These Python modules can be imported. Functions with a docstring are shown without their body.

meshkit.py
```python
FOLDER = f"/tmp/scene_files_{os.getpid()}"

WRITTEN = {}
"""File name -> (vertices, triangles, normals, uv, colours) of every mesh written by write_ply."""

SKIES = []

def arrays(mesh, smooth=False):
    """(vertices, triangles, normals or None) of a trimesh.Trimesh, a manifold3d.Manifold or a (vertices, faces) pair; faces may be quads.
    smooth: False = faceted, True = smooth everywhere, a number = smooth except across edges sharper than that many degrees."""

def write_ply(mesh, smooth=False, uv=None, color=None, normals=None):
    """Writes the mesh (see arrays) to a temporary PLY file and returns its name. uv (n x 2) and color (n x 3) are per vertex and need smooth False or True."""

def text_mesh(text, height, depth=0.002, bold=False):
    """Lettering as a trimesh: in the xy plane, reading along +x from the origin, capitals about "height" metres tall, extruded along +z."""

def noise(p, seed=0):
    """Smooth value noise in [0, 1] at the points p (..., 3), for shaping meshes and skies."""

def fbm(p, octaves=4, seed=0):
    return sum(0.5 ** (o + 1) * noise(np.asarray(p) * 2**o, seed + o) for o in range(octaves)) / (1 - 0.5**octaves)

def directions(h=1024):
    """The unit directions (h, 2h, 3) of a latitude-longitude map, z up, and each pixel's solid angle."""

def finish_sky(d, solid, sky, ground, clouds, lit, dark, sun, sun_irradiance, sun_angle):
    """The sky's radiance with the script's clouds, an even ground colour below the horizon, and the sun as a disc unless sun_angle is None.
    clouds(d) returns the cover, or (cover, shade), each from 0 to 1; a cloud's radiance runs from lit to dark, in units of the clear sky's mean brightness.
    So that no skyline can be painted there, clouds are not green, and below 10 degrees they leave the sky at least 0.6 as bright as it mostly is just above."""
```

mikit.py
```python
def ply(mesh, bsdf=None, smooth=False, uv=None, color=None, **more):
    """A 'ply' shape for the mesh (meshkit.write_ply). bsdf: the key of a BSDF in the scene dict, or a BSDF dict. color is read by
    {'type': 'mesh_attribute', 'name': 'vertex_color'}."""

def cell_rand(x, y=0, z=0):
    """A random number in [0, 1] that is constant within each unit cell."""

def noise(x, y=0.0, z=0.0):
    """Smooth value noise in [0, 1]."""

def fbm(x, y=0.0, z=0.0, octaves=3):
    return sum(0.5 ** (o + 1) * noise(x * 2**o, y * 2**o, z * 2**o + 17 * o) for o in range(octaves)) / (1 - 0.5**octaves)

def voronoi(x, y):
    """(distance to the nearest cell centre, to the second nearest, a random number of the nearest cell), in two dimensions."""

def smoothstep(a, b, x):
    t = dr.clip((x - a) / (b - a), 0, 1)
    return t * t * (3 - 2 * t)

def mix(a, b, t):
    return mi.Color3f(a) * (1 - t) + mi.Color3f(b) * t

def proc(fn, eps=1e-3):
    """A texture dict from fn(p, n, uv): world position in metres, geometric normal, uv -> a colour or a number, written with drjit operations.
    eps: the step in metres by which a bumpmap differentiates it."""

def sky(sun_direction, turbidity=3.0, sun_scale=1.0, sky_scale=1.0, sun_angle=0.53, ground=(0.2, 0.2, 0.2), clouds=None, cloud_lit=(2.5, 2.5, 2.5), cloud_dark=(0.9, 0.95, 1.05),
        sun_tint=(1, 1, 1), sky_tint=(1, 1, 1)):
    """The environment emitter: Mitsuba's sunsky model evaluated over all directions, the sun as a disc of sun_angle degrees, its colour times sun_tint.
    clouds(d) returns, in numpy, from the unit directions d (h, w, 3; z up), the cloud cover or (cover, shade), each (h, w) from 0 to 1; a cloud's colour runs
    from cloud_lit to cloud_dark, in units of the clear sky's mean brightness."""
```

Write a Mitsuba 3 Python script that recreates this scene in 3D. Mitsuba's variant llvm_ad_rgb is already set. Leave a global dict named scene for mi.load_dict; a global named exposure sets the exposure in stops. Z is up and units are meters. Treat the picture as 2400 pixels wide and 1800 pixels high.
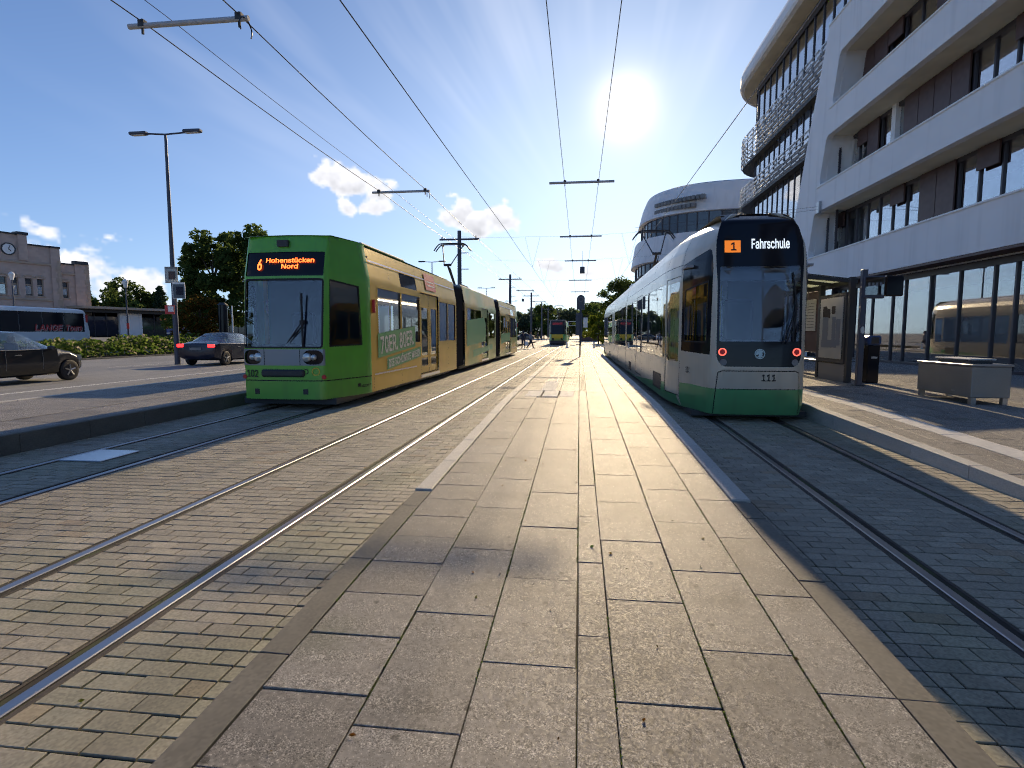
import math, random, numpy as np, trimesh, drjit as dr, mitsuba as mi, mikit, meshkit
from shapely.geometry import Polygon, box as sbox, Point, LineString
from shapely import affinity
from shapely.ops import unary_union
T = mi.ScalarTransform4f
scene, labels = {'type': 'scene'}, {}

# ---------------------------------------------------------------- camera, sky, exposure
CAM = np.array([0, 0, 1.467])
PITCH, YAW = math.radians(5.186), math.radians(6.90)
LOOK = [-math.sin(YAW) * math.cos(PITCH), math.cos(YAW) * math.cos(PITCH), -math.sin(PITCH)]
scene['camera'] = {'type': 'perspective', 'fov': 85.42, 'fov_axis': 'x', 'near_clip': 0.05, 'far_clip': 3000.0,
                   'to_world': T().look_at(origin=CAM.tolist(), target=(CAM + LOOK).tolist(), up=[0, 0, 1])}
EL, AZ = math.radians(20.95), math.radians(4.2)
SUN = np.array([math.sin(AZ) * math.cos(EL), math.cos(AZ) * math.cos(EL), math.sin(EL)])
exposure = 2.25


def clouds(d):
    az = np.degrees(np.arctan2(d[..., 0], d[..., 1]))
    el = np.degrees(np.arcsin(np.clip(d[..., 2], -1, 1)))
    q = np.stack([az * 0.75, el * 1.05, az * 0], -1)
    n = meshkit.fbm(q + 31.7, 5, 3)
    puff, flank = np.zeros_like(az), np.zeros_like(az)
    # (azimuth, elevation, half width, half height) of the fair-weather puffs
    for i, (a, e, w, h) in enumerate(PUFFS):
        r = np.sqrt(((az - a) / w) ** 2 + (np.where(el > e, (el - e) / h, (e - el) / (0.7 * h))) ** 2)
        v = np.clip(1.5 - r, 0, 1.3)
        flank = np.where(v > puff, np.clip(0.5 - (el - e) / (1.6 * h), 0, 1), flank)
        puff = np.maximum(puff, v)
    dens = puff * 1.15 + (n - 0.5) * 3.0
    cover = np.clip((dens - 0.55) / 0.4, 0, 1) * (puff > 0)
    shade = 0.30 + 0.40 * flank * np.clip((dens - 0.7) / 0.9, 0, 1) + 0.25 * (meshkit.fbm(q * 1.9 + 7, 4, 8) - 0.5)
    # glare painted as bright cover, in a thin high veil round the sun, streaked
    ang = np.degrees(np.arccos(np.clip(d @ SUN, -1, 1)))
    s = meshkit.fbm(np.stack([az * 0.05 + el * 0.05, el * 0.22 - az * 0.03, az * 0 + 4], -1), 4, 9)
    glow = 0.95 * np.exp(-(ang / 2.4) ** 2) + 0.17 * np.exp(-ang / 6.5) + 0.11 * np.exp(-ang / 17.0)  # bloom of the sun put into the cloud cover
    # fine cirrus fibres running away over the sky from low ahead
    r2 = np.hypot(az - 3.0, el - 6.0)
    th = np.arctan2(el - 6.0, az - 3.0)
    fib = meshkit.fbm(np.stack([np.cos(th) * 9, np.sin(th) * 9, r2 * 0.035], -1), 5, 21)
    fib = np.clip((fib - 0.47) * 3.2, 0, 1) * meshkit.fbm(np.stack([az * 0.045, el * 0.06, az * 0 + 2], -1), 3, 5)
    fade = np.clip((el - 9) / 14, 0, 1) * np.exp(-np.clip(np.abs(az) - 30, 0, None) / 18)
    glare_veil = np.clip(glow * (0.8 + 0.5 * s) + 0.22 * fib * fade, 0, 1)
    return np.maximum(glare_veil, cover), np.where(cover > glare_veil, shade, 0.0)


PUFFS = [(-24.8, 14.6, 1.7, 1.6), (-22.2, 14.0, 2.0, 1.4), (-20.0, 13.4, 1.5, 1.2), (-20.2, 12.0, 2.0, 1.1), (-23.0, 11.8, 0.9, 1.0), (-12.4, 11.6, 1.6, 2.0), (-8.3, 11.0, 1.8, 1.7), (-10.5, 10.7, 2.6, 1.5),
         (-2.9, 6.9, 2.0, 0.9), (0.7, 6.0, 1.5, 0.85), (-46.5, 4.5, 6.0, 3.2), (-40.5, 3.0, 4.5, 2.4), (35, 9, 9, 3), (62, 12, 8, 3), (-88, 14, 10, 4), (-112, 22, 9, 4)]
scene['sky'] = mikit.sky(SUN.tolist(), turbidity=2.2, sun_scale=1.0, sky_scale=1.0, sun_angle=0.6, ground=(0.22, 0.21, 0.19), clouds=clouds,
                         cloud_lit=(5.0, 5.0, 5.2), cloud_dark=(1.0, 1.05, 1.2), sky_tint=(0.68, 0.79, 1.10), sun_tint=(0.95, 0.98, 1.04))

# ---------------------------------------------------------------- materials
_mats = {}


def C3(c):
    return mikit.proc(c) if callable(c) else {'type': 'rgb', 'value': list(c)}


def F1(c):
    return mikit.proc(c) if callable(c) else float(c)


def mat(name, color, rough=0.6, metal=0.0, spec=0.5, cc=0.0, bump=None, bs=0.002, eps=1e-3, ccg=0.95):
    b = {'type': 'principled', 'base_color': C3(color), 'roughness': F1(rough), 'metallic': float(metal), 'specular': float(spec)}
    if cc:
        b['clearcoat'], b['clearcoat_gloss'] = float(cc), float(ccg)
    if bump is not None:
        b = {'type': 'bumpmap', 'arbitrary': mikit.proc(bump, eps), 'scale': float(bs), 'bsdf': b}
    scene['mat_' + name] = {'type': 'twosided', 'bsdf': b}
    _mats[name] = 1


def N(p, s, o=2):
    return mikit.fbm(p.x * s, p.y * s, p.z * s, o)


def col(a, b, t):
    return mikit.mix(a, b, t)


def spk(p, s):
    return mikit.cell_rand(p.x * s, p.y * s, p.z * s)


def slab_fn(p, n, uv):
    big = N(p, 1.3, 3)
    base = col((0.142, 0.132, 0.119), (0.222, 0.206, 0.184), uv.x * 0.7 + big * 0.3)
    base = base * (0.55 + 0.90 * mikit.noise(p.x * 85, p.y * 85, p.z * 85))
    st = mikit.noise(p.x * 260 + 9, p.y * 260, p.z * 260)
    base = dr.select(st > 0.72, base * 2.3, dr.select(st < 0.28, base * 0.34, base))
    dirt = mikit.smoothstep(0.5, 0.8, N(p, 3.1, 3))
    d1, d2, rr = mikit.voronoi(p.x * 2.3, p.y * 2.3)
    gum = dr.select(rr > 0.45, 1 - mikit.smoothstep(0.022, 0.045, d1), 0.0)
    base = base * (1 - 0.30 * dirt) * (1 - 0.62 * gum)
    return col(base, (0.085, 0.095, 0.05), 0.4 * mikit.smoothstep(0.62, 0.85, N(p, 1.7, 3)))


def paver_fn(p, n, uv):
    big = N(p, 0.7, 3)
    base = col((0.235, 0.212, 0.165), (0.32, 0.288, 0.222), uv.x * 0.65 + big * 0.35)
    base = col(base, (0.19, 0.205, 0.115), 0.35 * mikit.smoothstep(0.45, 0.75, N(p, 1.1, 3)))
    base = base * (0.88 + 0.22 * uv.y)
    base = dr.select(uv.y > 0.96, base * mi.Color3f(0.86, 0.78, 0.72), base)
    stain = mikit.smoothstep(0.52, 0.78, mikit.fbm(p.x * 2.4, p.y * 0.45, 5, 3))
    base = base * (1 - 0.20 * stain)
    return base * (0.76 + 0.48 * mikit.noise(p.x * 110, p.y * 110, p.z * 110))


def grain(s, a=0.85, b=0.3):
    def g(c):
        def fn(p, n, uv):
            return mi.Color3f(c) * (a + b * N(p, s, 3))
        return fn
    return g


def asphalt_fn(p, n, uv):
    b = col((0.16, 0.157, 0.148), (0.24, 0.234, 0.215), N(p, 0.35, 4))
    st = mikit.noise(p.x * 9, p.y * 0.35, 3)
    return b * (0.85 + 0.3 * st) * (0.85 + 0.3 * mikit.noise(p.x * 60, p.y * 60, 0))


def kerb_fn(p, n, uv):
    b = col((0.33, 0.318, 0.29), (0.46, 0.44, 0.395), N(p, 2.2, 3) * 0.6 + uv.x * 0.4)
    return b * (0.85 + 0.3 * mikit.noise(p.x * 90, p.y * 90, p.z * 90))


def oldkerb_fn(p, n, uv):
    b = col((0.10, 0.094, 0.078), (0.17, 0.158, 0.132), N(p, 4, 3))
    return b * (0.8 + 0.4 * mikit.noise(p.x * 80, p.y * 80, p.z * 80))


def facade_fn(p, n, uv):
    st = mikit.fbm(p.y * 3.1, p.x * 3.1, p.z * 0.22, 3)
    return mi.Color3f(0.80, 0.79, 0.785) * (0.92 + 0.1 * N(p, 0.9, 3)) * (1 - 0.10 * mikit.smoothstep(0.5, 0.8, st))


def brick_fn(p, n, uv):
    u = p.x + p.y * 0.8
    row = dr.floor(p.z / 0.24)
    r = mikit.cell_rand(u / 0.55 + row * 0.5, row, 1)
    return col((0.42, 0.32, 0.27), (0.55, 0.43, 0.36), 0.5 * r + 0.5 * N(p, 0.6, 3))


def leaf_col(a, b, c=None):
    def fn(p, n, uv):
        x = col(a, b, uv.x)
        return x if c is None else col(x, c, mikit.smoothstep(0.78, 0.9, uv.y))
    return fn


def leafmat(name, a, b, c=None, dt=1.25):
    scene['mat_' + name] = {'type': 'principledthin', 'base_color': C3(leaf_col(a, b, c)), 'roughness': 0.55, 'diff_trans': float(dt), 'spec_trans': 0.0, 'eta': 1.4}


mat('slab', slab_fn, lambda p, n, uv: 0.58 + 0.25 * mikit.noise(p.x * 150, p.y * 150, 1), 0, 0.4)
mat('paver', paver_fn, 0.72)
mat('joint', lambda p, n, uv: col((0.03, 0.027, 0.022), (0.045, 0.055, 0.022), mikit.smoothstep(0.4, 0.7, N(p, 4, 3))), 0.95)
mat('asphalt', asphalt_fn, 0.8)
mat('kerb', kerb_fn, 0.7)
mat('oldkerb', oldkerb_fn, 0.8)
mat('earth', lambda p, n, uv: col((0.16, 0.15, 0.13), (0.24, 0.225, 0.19), N(p, 0.2, 4)), 0.9)
mat('tactile', grain(30)((0.50, 0.485, 0.45)), 0.75)
mat('paleflag', grain(14)((0.36, 0.325, 0.26)), 0.7)
mat('roadpaint', grain(9, 0.7, 0.5)((0.62, 0.6, 0.54)), 0.7)
mat('railhead', (0.36, 0.36, 0.37), lambda p, n, uv: 0.32 + 0.15 * mikit.noise(p.x * 6, p.y * 0.7, 0), 1.0)
mat('railrust', grain(22, 0.6, 0.8)((0.052, 0.044, 0.038)), 0.8)
mat('rubber', (0.016, 0.016, 0.018), 0.7)
mat('dark', (0.03, 0.032, 0.036), 0.5)
mat('grey', (0.2, 0.2, 0.2), 0.55)
mat('barmetal', (0.46, 0.46, 0.47), 0.5)
mat('mastblue', (0.06, 0.07, 0.10), 0.45)
mat('steel', (0.42, 0.43, 0.44), 0.35, 0.9)
mat('wire', (0.10, 0.10, 0.11), 0.5)
mat('white', (0.78, 0.78, 0.76), 0.5)
mat('red', (0.5, 0.03, 0.03), 0.4)
mat('yellow', (0.55, 0.42, 0.04), 0.5)
mat('facade', facade_fn, 0.65)
mat('soffit', grain(2)((0.66, 0.61, 0.47)), 0.8)
mat('brownpanel', grain(6, 0.8, 0.4)((0.085, 0.045, 0.04)), 0.5)
mat('frame', (0.05, 0.045, 0.055), 0.4)
mat('room', (0.045, 0.045, 0.05), 0.9)
mat('louvre', (0.62, 0.62, 0.60), 0.3, 0.6)
mat('brick', brick_fn, 0.9)
mat('stone', grain(3)((0.42, 0.33, 0.25)), 0.85)
mat('bark', grain(8, 0.6, 0.8)((0.075, 0.058, 0.042)), 0.9)
def grimy(c, sc=4.0):
    # road dirt that has splashed up the lower panels, in streaks
    def fn(p, n, uv):
        g = mikit.smoothstep(0.95, 0.2, p.z + 0.35 * (mikit.fbm(p.x * 7, p.y * 7, p.z * 1.2, 3) - 0.5))
        st = mikit.smoothstep(0.5, 0.75, mikit.fbm(p.x * 9, p.y * 9, p.z * 0.5, 3))
        return col(mi.Color3f(c) * (0.92 + 0.14 * N(p, sc, 3)), (0.10, 0.085, 0.065), 0.22 * g + 0.08 * st)
    return fn


mat('greenpaint', grimy((0.125, 0.43, 0.045)), 0.28, 0, 0.5, 0.6)
def gold_fn(p, n, uv):
    # printed wrap: gold, running over into green fields on the middle and rear sections
    c = col((0.53, 0.335, 0.02), (0.14, 0.27, 0.05), 0.85 * mikit.smoothstep(0.44, 0.60, mikit.fbm(p.y * 0.33, p.z * 0.55, 3, 2)) * mikit.smoothstep(20.5, 22.0, p.y))
    g = mikit.smoothstep(0.95, 0.2, p.z + 0.35 * (mikit.fbm(p.x * 7, p.y * 7, p.z * 1.2, 3) - 0.5))
    return col(c * (0.92 + 0.14 * N(p, 3, 3)), (0.10, 0.085, 0.065), 0.25 * g)


mat('goldpaint', gold_fn, 0.32, 0.4, 0.4, 0.25)
mat('creampaint', grimy((0.51, 0.46, 0.365)), 0.22, 0, 0.5, 0.9)
mat('tramgreen', grimy((0.075, 0.31, 0.115)), 0.25, 0, 0.5, 0.7)
mat('tramblack', (0.008, 0.010, 0.016), 0.10, 0, 0.28)
mat('banner', (0.085, 0.30, 0.10), 0.35, 0, 0.5, 0.3)
mat('decal', (0.62, 0.60, 0.55), 0.4)
mat('ink', (0.02, 0.02, 0.02), 0.5)
mat('headband', (0.22, 0.25, 0.29), 0.35, 0.6)
mat('silver', (0.50, 0.52, 0.55), 0.28, 0.85)
mat('bellows', (0.02, 0.02, 0.022), 0.75)
mat('seatblue', (0.03, 0.06, 0.16), 0.8)
mat('interior', (0.32, 0.33, 0.34), 0.7)
mat('mesh_metal', lambda p, n, uv: col((0.22, 0.22, 0.21), (0.36, 0.355, 0.335), 0.5 * mikit.noise(p.x * 150, p.y * 150, p.z * 150) + 0.5 * N(p, 3, 2)), 0.42, 0.6)
mat('carblack', (0.012, 0.014, 0.02), 0.2, 0, 0.5, 1.0)
mat('carnavy', (0.010, 0.014, 0.034), 0.22, 0.3, 0.5, 1.0)
mat('buswhite', (0.72, 0.72, 0.70), 0.3, 0, 0.5, 0.6)
mat('darkglass', (0.01, 0.012, 0.018), 0.05, 0, 0.8, 1.0)
mat('vanblue', (0.02, 0.06, 0.25), 0.3, 0, 0.5, 0.6)
mat('skin', (0.42, 0.25, 0.18), 0.6)
mat('cloth_dark', (0.025, 0.03, 0.05), 0.9)
mat('cloth_grey', (0.20, 0.22, 0.25), 0.9)
mat('orange', (0.75, 0.25, 0.03), 0.5)
mat('amberpanel', (0.5, 0.17, 0.02), 0.4)
mat('lens', (0.55, 0.57, 0.56), 0.12, 0.5, 0.6, 1.0)
mat('emblem', (0.42, 0.55, 0.58), 0.35, 0.2)
mat('poster', lambda p, n, uv: col((0.30, 0.32, 0.30), (0.45, 0.44, 0.40), N(p, 2.5, 3)), 0.3, 0, 0.5, 0.5)
mat('paper', (0.6, 0.6, 0.57), 0.5)
mat('bluebin', (0.03, 0.07, 0.18), 0.4)
leafmat('leaf_dark', (0.055, 0.09, 0.028), (0.125, 0.17, 0.045))
leafmat('leaf_mid', (0.06, 0.105, 0.025), (0.13, 0.18, 0.045))
leafmat('leaf_autumn', (0.09, 0.08, 0.02), (0.20, 0.085, 0.02), (0.05, 0.09, 0.02))
leafmat('leaf_conifer', (0.03, 0.052, 0.032), (0.06, 0.09, 0.045), None, 0.5)
leafmat('leaf_hedge', (0.06, 0.12, 0.02), (0.15, 0.20, 0.045), (0.34, 0.30, 0.22))
leafmat('leaf_far', (0.075, 0.11, 0.07), (0.14, 0.175, 0.10))
leafmat('leaf_lime', (0.10, 0.15, 0.02), (0.20, 0.23, 0.03))
scene['mat_pane'] = {'type': 'thindielectric', 'int_ior': 1.75, 'specular_transmittance': {'type': 'rgb', 'value': [0.38, 0.42, 0.46]}}
scene['mat_windshield'] = {'type': 'thindielectric', 'int_ior': 1.7, 'specular_transmittance': {'type': 'rgb', 'value': [0.34, 0.45, 0.58]}}
scene['mat_carpane'] = {'type': 'thindielectric', 'int_ior': 1.6, 'specular_transmittance': {'type': 'rgb', 'value': [0.62, 0.70, 0.66]}}
scene['mat_mirrorpane'] = {'type': 'thindielectric', 'int_ior': 3.1, 'specular_transmittance': {'type': 'rgb', 'value': [0.22, 0.27, 0.33]}}
scene['mat_skypane'] = {'type': 'thindielectric', 'int_ior': 4.6, 'specular_transmittance': {'type': 'rgb', 'value': [0.2, 0.25, 0.3]}}
scene['mat_roofpane'] = {'type': 'principledthin', 'base_color': {'type': 'rgb', 'value': [0.75, 0.78, 0.62]}, 'roughness': 0.5, 'diff_trans': 1.6, 'spec_trans': 0.0, 'eta': 1.3}

# ---------------------------------------------------------------- helpers
_names = {}


def uniq(key):
    n = _names.get(key, -1) + 1
    _names[key] = n
    return key if n == 0 else f'{key}_{n:03d}'


def put(key, mesh, m, parent=None, smooth=False, uv=None, tw=None, emit=None, lab=None, kind=None):
    k = uniq((parent + '__' if parent else '') + key)
    if isinstance(mesh, MB):
        mesh = mesh.get()
    s = mikit.ply(mesh, 'mat_' + m, smooth, uv=uv)
    if tw is not None:
        s['to_world'] = tw
    if emit is not None:
        s['emitter'] = {'type': 'area', 'radiance': {'type': 'rgb', 'value': list(emit)}}
    scene[k] = s
    if lab or kind:
        labels[k] = {a: b for a, b in (('label', lab), ('kind', kind)) if b}
    return k


def again(key, src, parent=None, tw=None):
    k = uniq((parent + '__' if parent else '') + key)
    s = dict(scene[src])
    if tw is not None:
        s['to_world'] = tw
    scene[k] = s
    return k


def thing(name, label, cat, group=None, kind=None):
    k = uniq(name)
    labels[k] = {'label': label, 'category': cat}
    if group:
        labels[k]['group'] = group
    if kind:
        labels[k]['kind'] = kind
    return k


def tag(k, label, cat=None, group=None, kind=None):
    labels[k] = {a: b for a, b in (('label', label), ('category', cat), ('group', group), ('kind', kind)) if b}
    return k


BOXF = np.array([[0, 2, 3], [0, 3, 1], [4, 5, 7], [4, 7, 6], [0, 1, 5], [0, 5, 4], [2, 6, 7], [2, 7, 3], [0, 4, 6], [0, 6, 2], [1, 3, 7], [1, 7, 5]])


def _chamfer_faces():
    sg = [(a, b, c) for a in (0, 1) for b in (0, 1) for c in (0, 1)]
    ix = {s: 3 * i for i, s in enumerate(sg)}
    v = np.array([[*s, k] for s in sg for k in range(3)])
    hull_pts = []
    for s in sg:
        c = np.array(s) * 2.0 - 1
        for k in range(3):
            q = c * 0.8
            q[k] = c[k]
            hull_pts.append(q)
    h = trimesh.convex.convex_hull(np.array(hull_pts))
    from scipy.spatial import cKDTree
    _, m = cKDTree(np.array(hull_pts)).query(h.vertices)
    return v, m[h.faces]


CHV, CHF = _chamfer_faces()


class MB:
    def __init__(self):
        self.v, self.f, self.n = [], [], 0

    def add(self, v, f):
        v = np.asarray(v, float)
        self.v.append(v)
        self.f.append(np.asarray(f, int) + self.n)
        self.n += len(v)
        return self

    def mesh(self, m):
        return self.add(m.vertices, m.faces)

    def box(self, x0, x1, y0, y1, z0, z1, c=0.0):
        if c > 0:
            lo, hi = np.array([x0, y0, z0], float), np.array([x1, y1, z1], float)
            v = np.where(CHV[:, :3] == 1, hi - c, lo + c)
            k = CHV[:, 3]
            r = np.arange(24)
            v[r, k] = np.where(CHV[r, k] == 1, hi[k], lo[k])
            return self.add(v, CHF)
        return self.add([[x, y, z] for z in (z0, z1) for y in (y0, y1) for x in (x0, x1)], BOXF)

    def obox(self, c, ex, ey, ez, hx, hy, hz):
        ex, ey, ez = (np.asarray(e, float) for e in (ex, ey, ez))
        return self.add([np.asarray(c) + ex * hx * a + ey * hy * b + ez * hz * d for d in (-1, 1) for b in (-1, 1) for a in (-1, 1)], BOXF)

    def quad(self, a, b, c, d):
        return self.add([a, b, c, d], [[0, 1, 2], [0, 2, 3]])

    def tube(self, pts, r, n=6, cap=True):
        p = np.asarray(pts, float)
        r = np.broadcast_to(np.asarray(r, float), (len(p),))
        t = np.gradient(p, axis=0)
        t /= np.linalg.norm(t, axis=1, keepdims=True) + 1e-12
        ref = np.where(np.abs(t[:, 2:]) < 0.9, [0, 0, 1.0], [1.0, 0, 0])
        a = np.cross(t, ref)
        a /= np.linalg.norm(a, axis=1, keepdims=True)
        b = np.cross(t, a)
        th = np.arange(n) * 2 * np.pi / n
        v = p[:, None] + r[:, None, None] * (np.cos(th)[None, :, None] * a[:, None] + np.sin(th)[None, :, None] * b[:, None])
        i, j = np.meshgrid(np.arange(len(p) - 1), np.arange(n), indexing='ij')
        q = np.stack([i * n + j, i * n + (j + 1) % n, (i + 1) * n + (j + 1) % n, (i + 1) * n + j], -1).reshape(-1, 4)
        f = [q[:, [0, 1, 2]], q[:, [0, 2, 3]]]
        if cap:
            k = np.arange(1, n - 1)
            f.append(np.stack([k * 0, k + 1, k], 1))
            o = (len(p) - 1) * n
            f.append(np.stack([k * 0 + o, k + o, k + 1 + o], 1))
        return self.add(v.reshape(-1, 3), np.vstack(f))

    def cyl(self, a, b, r0, r1=None, n=12):
        return self.tube([a, b], [r0, r0 if r1 is None else r1], n)

    def extr(self, poly, h, M=None):
        for g in getattr(poly, 'geoms', [poly]):
            m = trimesh.creation.extrude_polygon(g, h, engine='earcut')
            if M is not None:
                m.apply_transform(M)
            self.mesh(m)
        return self

    def loft(self, rings, closed=True, cap=True):
        r = np.asarray(rings, float)
        m, n = r.shape[:2]
        i, j = np.meshgrid(np.arange(m - 1), np.arange(n if closed else n - 1), indexing='ij')
        j2 = (j + 1) % n
        q = np.stack([i * n + j, i * n + j2, (i + 1) * n + j2, (i + 1) * n + j], -1).reshape(-1, 4)
        f = [q[:, [0, 1, 2]], q[:, [0, 2, 3]]]
        if cap and closed:
            k = np.arange(1, n - 1)
            f += [np.stack([k * 0, k + 1, k], 1), np.stack([k * 0 + (m - 1) * n, k + (m - 1) * n, k + 1 + (m - 1) * n], 1)]
        return self.add(r.reshape(-1, 3), np.vstack(f))

    def get(self):
        return np.vstack(self.v), np.vstack(self.f)


def frame(o, ex, ey):
    ex, ey = np.asarray(ex, float), np.asarray(ey, float)
    ex, ey = ex / np.linalg.norm(ex), ey / np.linalg.norm(ey)
    M = np.eye(4)
    M[:3, 0], M[:3, 1], M[:3, 2], M[:3, 3] = ex, ey, np.cross(ex, ey), o
    return M


def text(s, h, o, ex, ey, depth=0.004, bold=False, width=None, shear=0.0, center=False):
    m = meshkit.text_mesh(s, h, depth, bold)
    v = np.array(m.vertices)
    w = v[:, 0].max() - v[:, 0].min()
    if width:
        v[:, 0] *= width / w
        w = width
    if center:
        v[:, 0] -= w / 2
    v[:, 0] += shear * v[:, 1]
    M = frame(o, ex, ey)
    return v @ M[:3, :3].T + M[:3, 3], m.faces


def move(x, y, z=0.0, rz=0.0, s=1.0):
    return T().translate([x, y, z]).rotate([0, 0, 1], rz).scale(s)


def grid_panel(poly, fn, sa, sb):
    """A flat outline (holes allowed) bent over the surface fn(a, b) -> xyz."""
    V, Fc, n = [], [], 0
    for g in getattr(poly, 'geoms', [poly]):
        if g.is_empty or g.geom_type != 'Polygon':
            continue
        a0, b0, a1, b1 = g.bounds
        A = np.unique(np.concatenate([[a0], np.asarray(sa)[(np.asarray(sa) > a0) & (np.asarray(sa) < a1)], [a1]]))
        B = np.unique(np.concatenate([[b0], np.asarray(sb)[(np.asarray(sb) > b0) & (np.asarray(sb) < b1)], [b1]]))
        for i in range(len(A) - 1):
            for j in range(len(B) - 1):
                c = g.intersection(sbox(A[i], B[j], A[i + 1], B[j + 1]))
                for q in getattr(c, 'geoms', [c]):
                    if q.geom_type != 'Polygon' or q.area < 1e-7:
                        continue
                    if len(q.exterior.coords) == 5 and not q.interiors:
                        v, f = np.array(q.exterior.coords)[:4], np.array([[0, 1, 2], [0, 2, 3]])
                        e1, e2 = v[1] - v[0], v[2] - v[0]
                        if e1[0] * e2[1] - e1[1] * e2[0] < 0:
                            f = f[:, ::-1]
                    else:
                        v, f = trimesh.creation.triangulate_polygon(q, engine='earcut')
                    V.append(v)
                    Fc.append(np.asarray(f) + n)
                    n += len(v)
    v, f = np.vstack(V), np.vstack(Fc)
    key, inv = np.unique(np.round(v, 5), axis=0, return_inverse=True)
    inv = np.asarray(inv).reshape(-1)
    f = inv[f]
    f = f[(f[:, 0] != f[:, 1]) & (f[:, 1] != f[:, 2]) & (f[:, 0] != f[:, 2])]
    return fn(key[:, 0], key[:, 1]), f


def rrect(x0, y0, x1, y1, r):
    return sbox(x0 + r, y0 + r, x1 - r, y1 - r).buffer(r, 4) if r > 0 else sbox(x0, y0, x1, y1)


rng = np.random.default_rng(11)

# ---------------------------------------------------------------- ground, paving, platforms, tracks
def zp(y):
    return np.clip(0.024 * np.asarray(y, float), 0.0, 0.24)


def sheet(x0, x1, ys, z):
    ys = np.asarray(ys, float)
    zz = z(ys) if callable(z) else np.full(len(ys), z)
    m = MB()
    v = np.stack([np.stack([np.full_like(ys, x0), ys, zz], 1), np.stack([np.full_like(ys, x1), ys, zz], 1)], 1).reshape(-1, 3)
    i = np.arange(len(ys) - 1) * 2
    return m.add(v, np.vstack([np.stack([i, i + 1, i + 3], 1), np.stack([i, i + 3, i + 2], 1)]))


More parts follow.
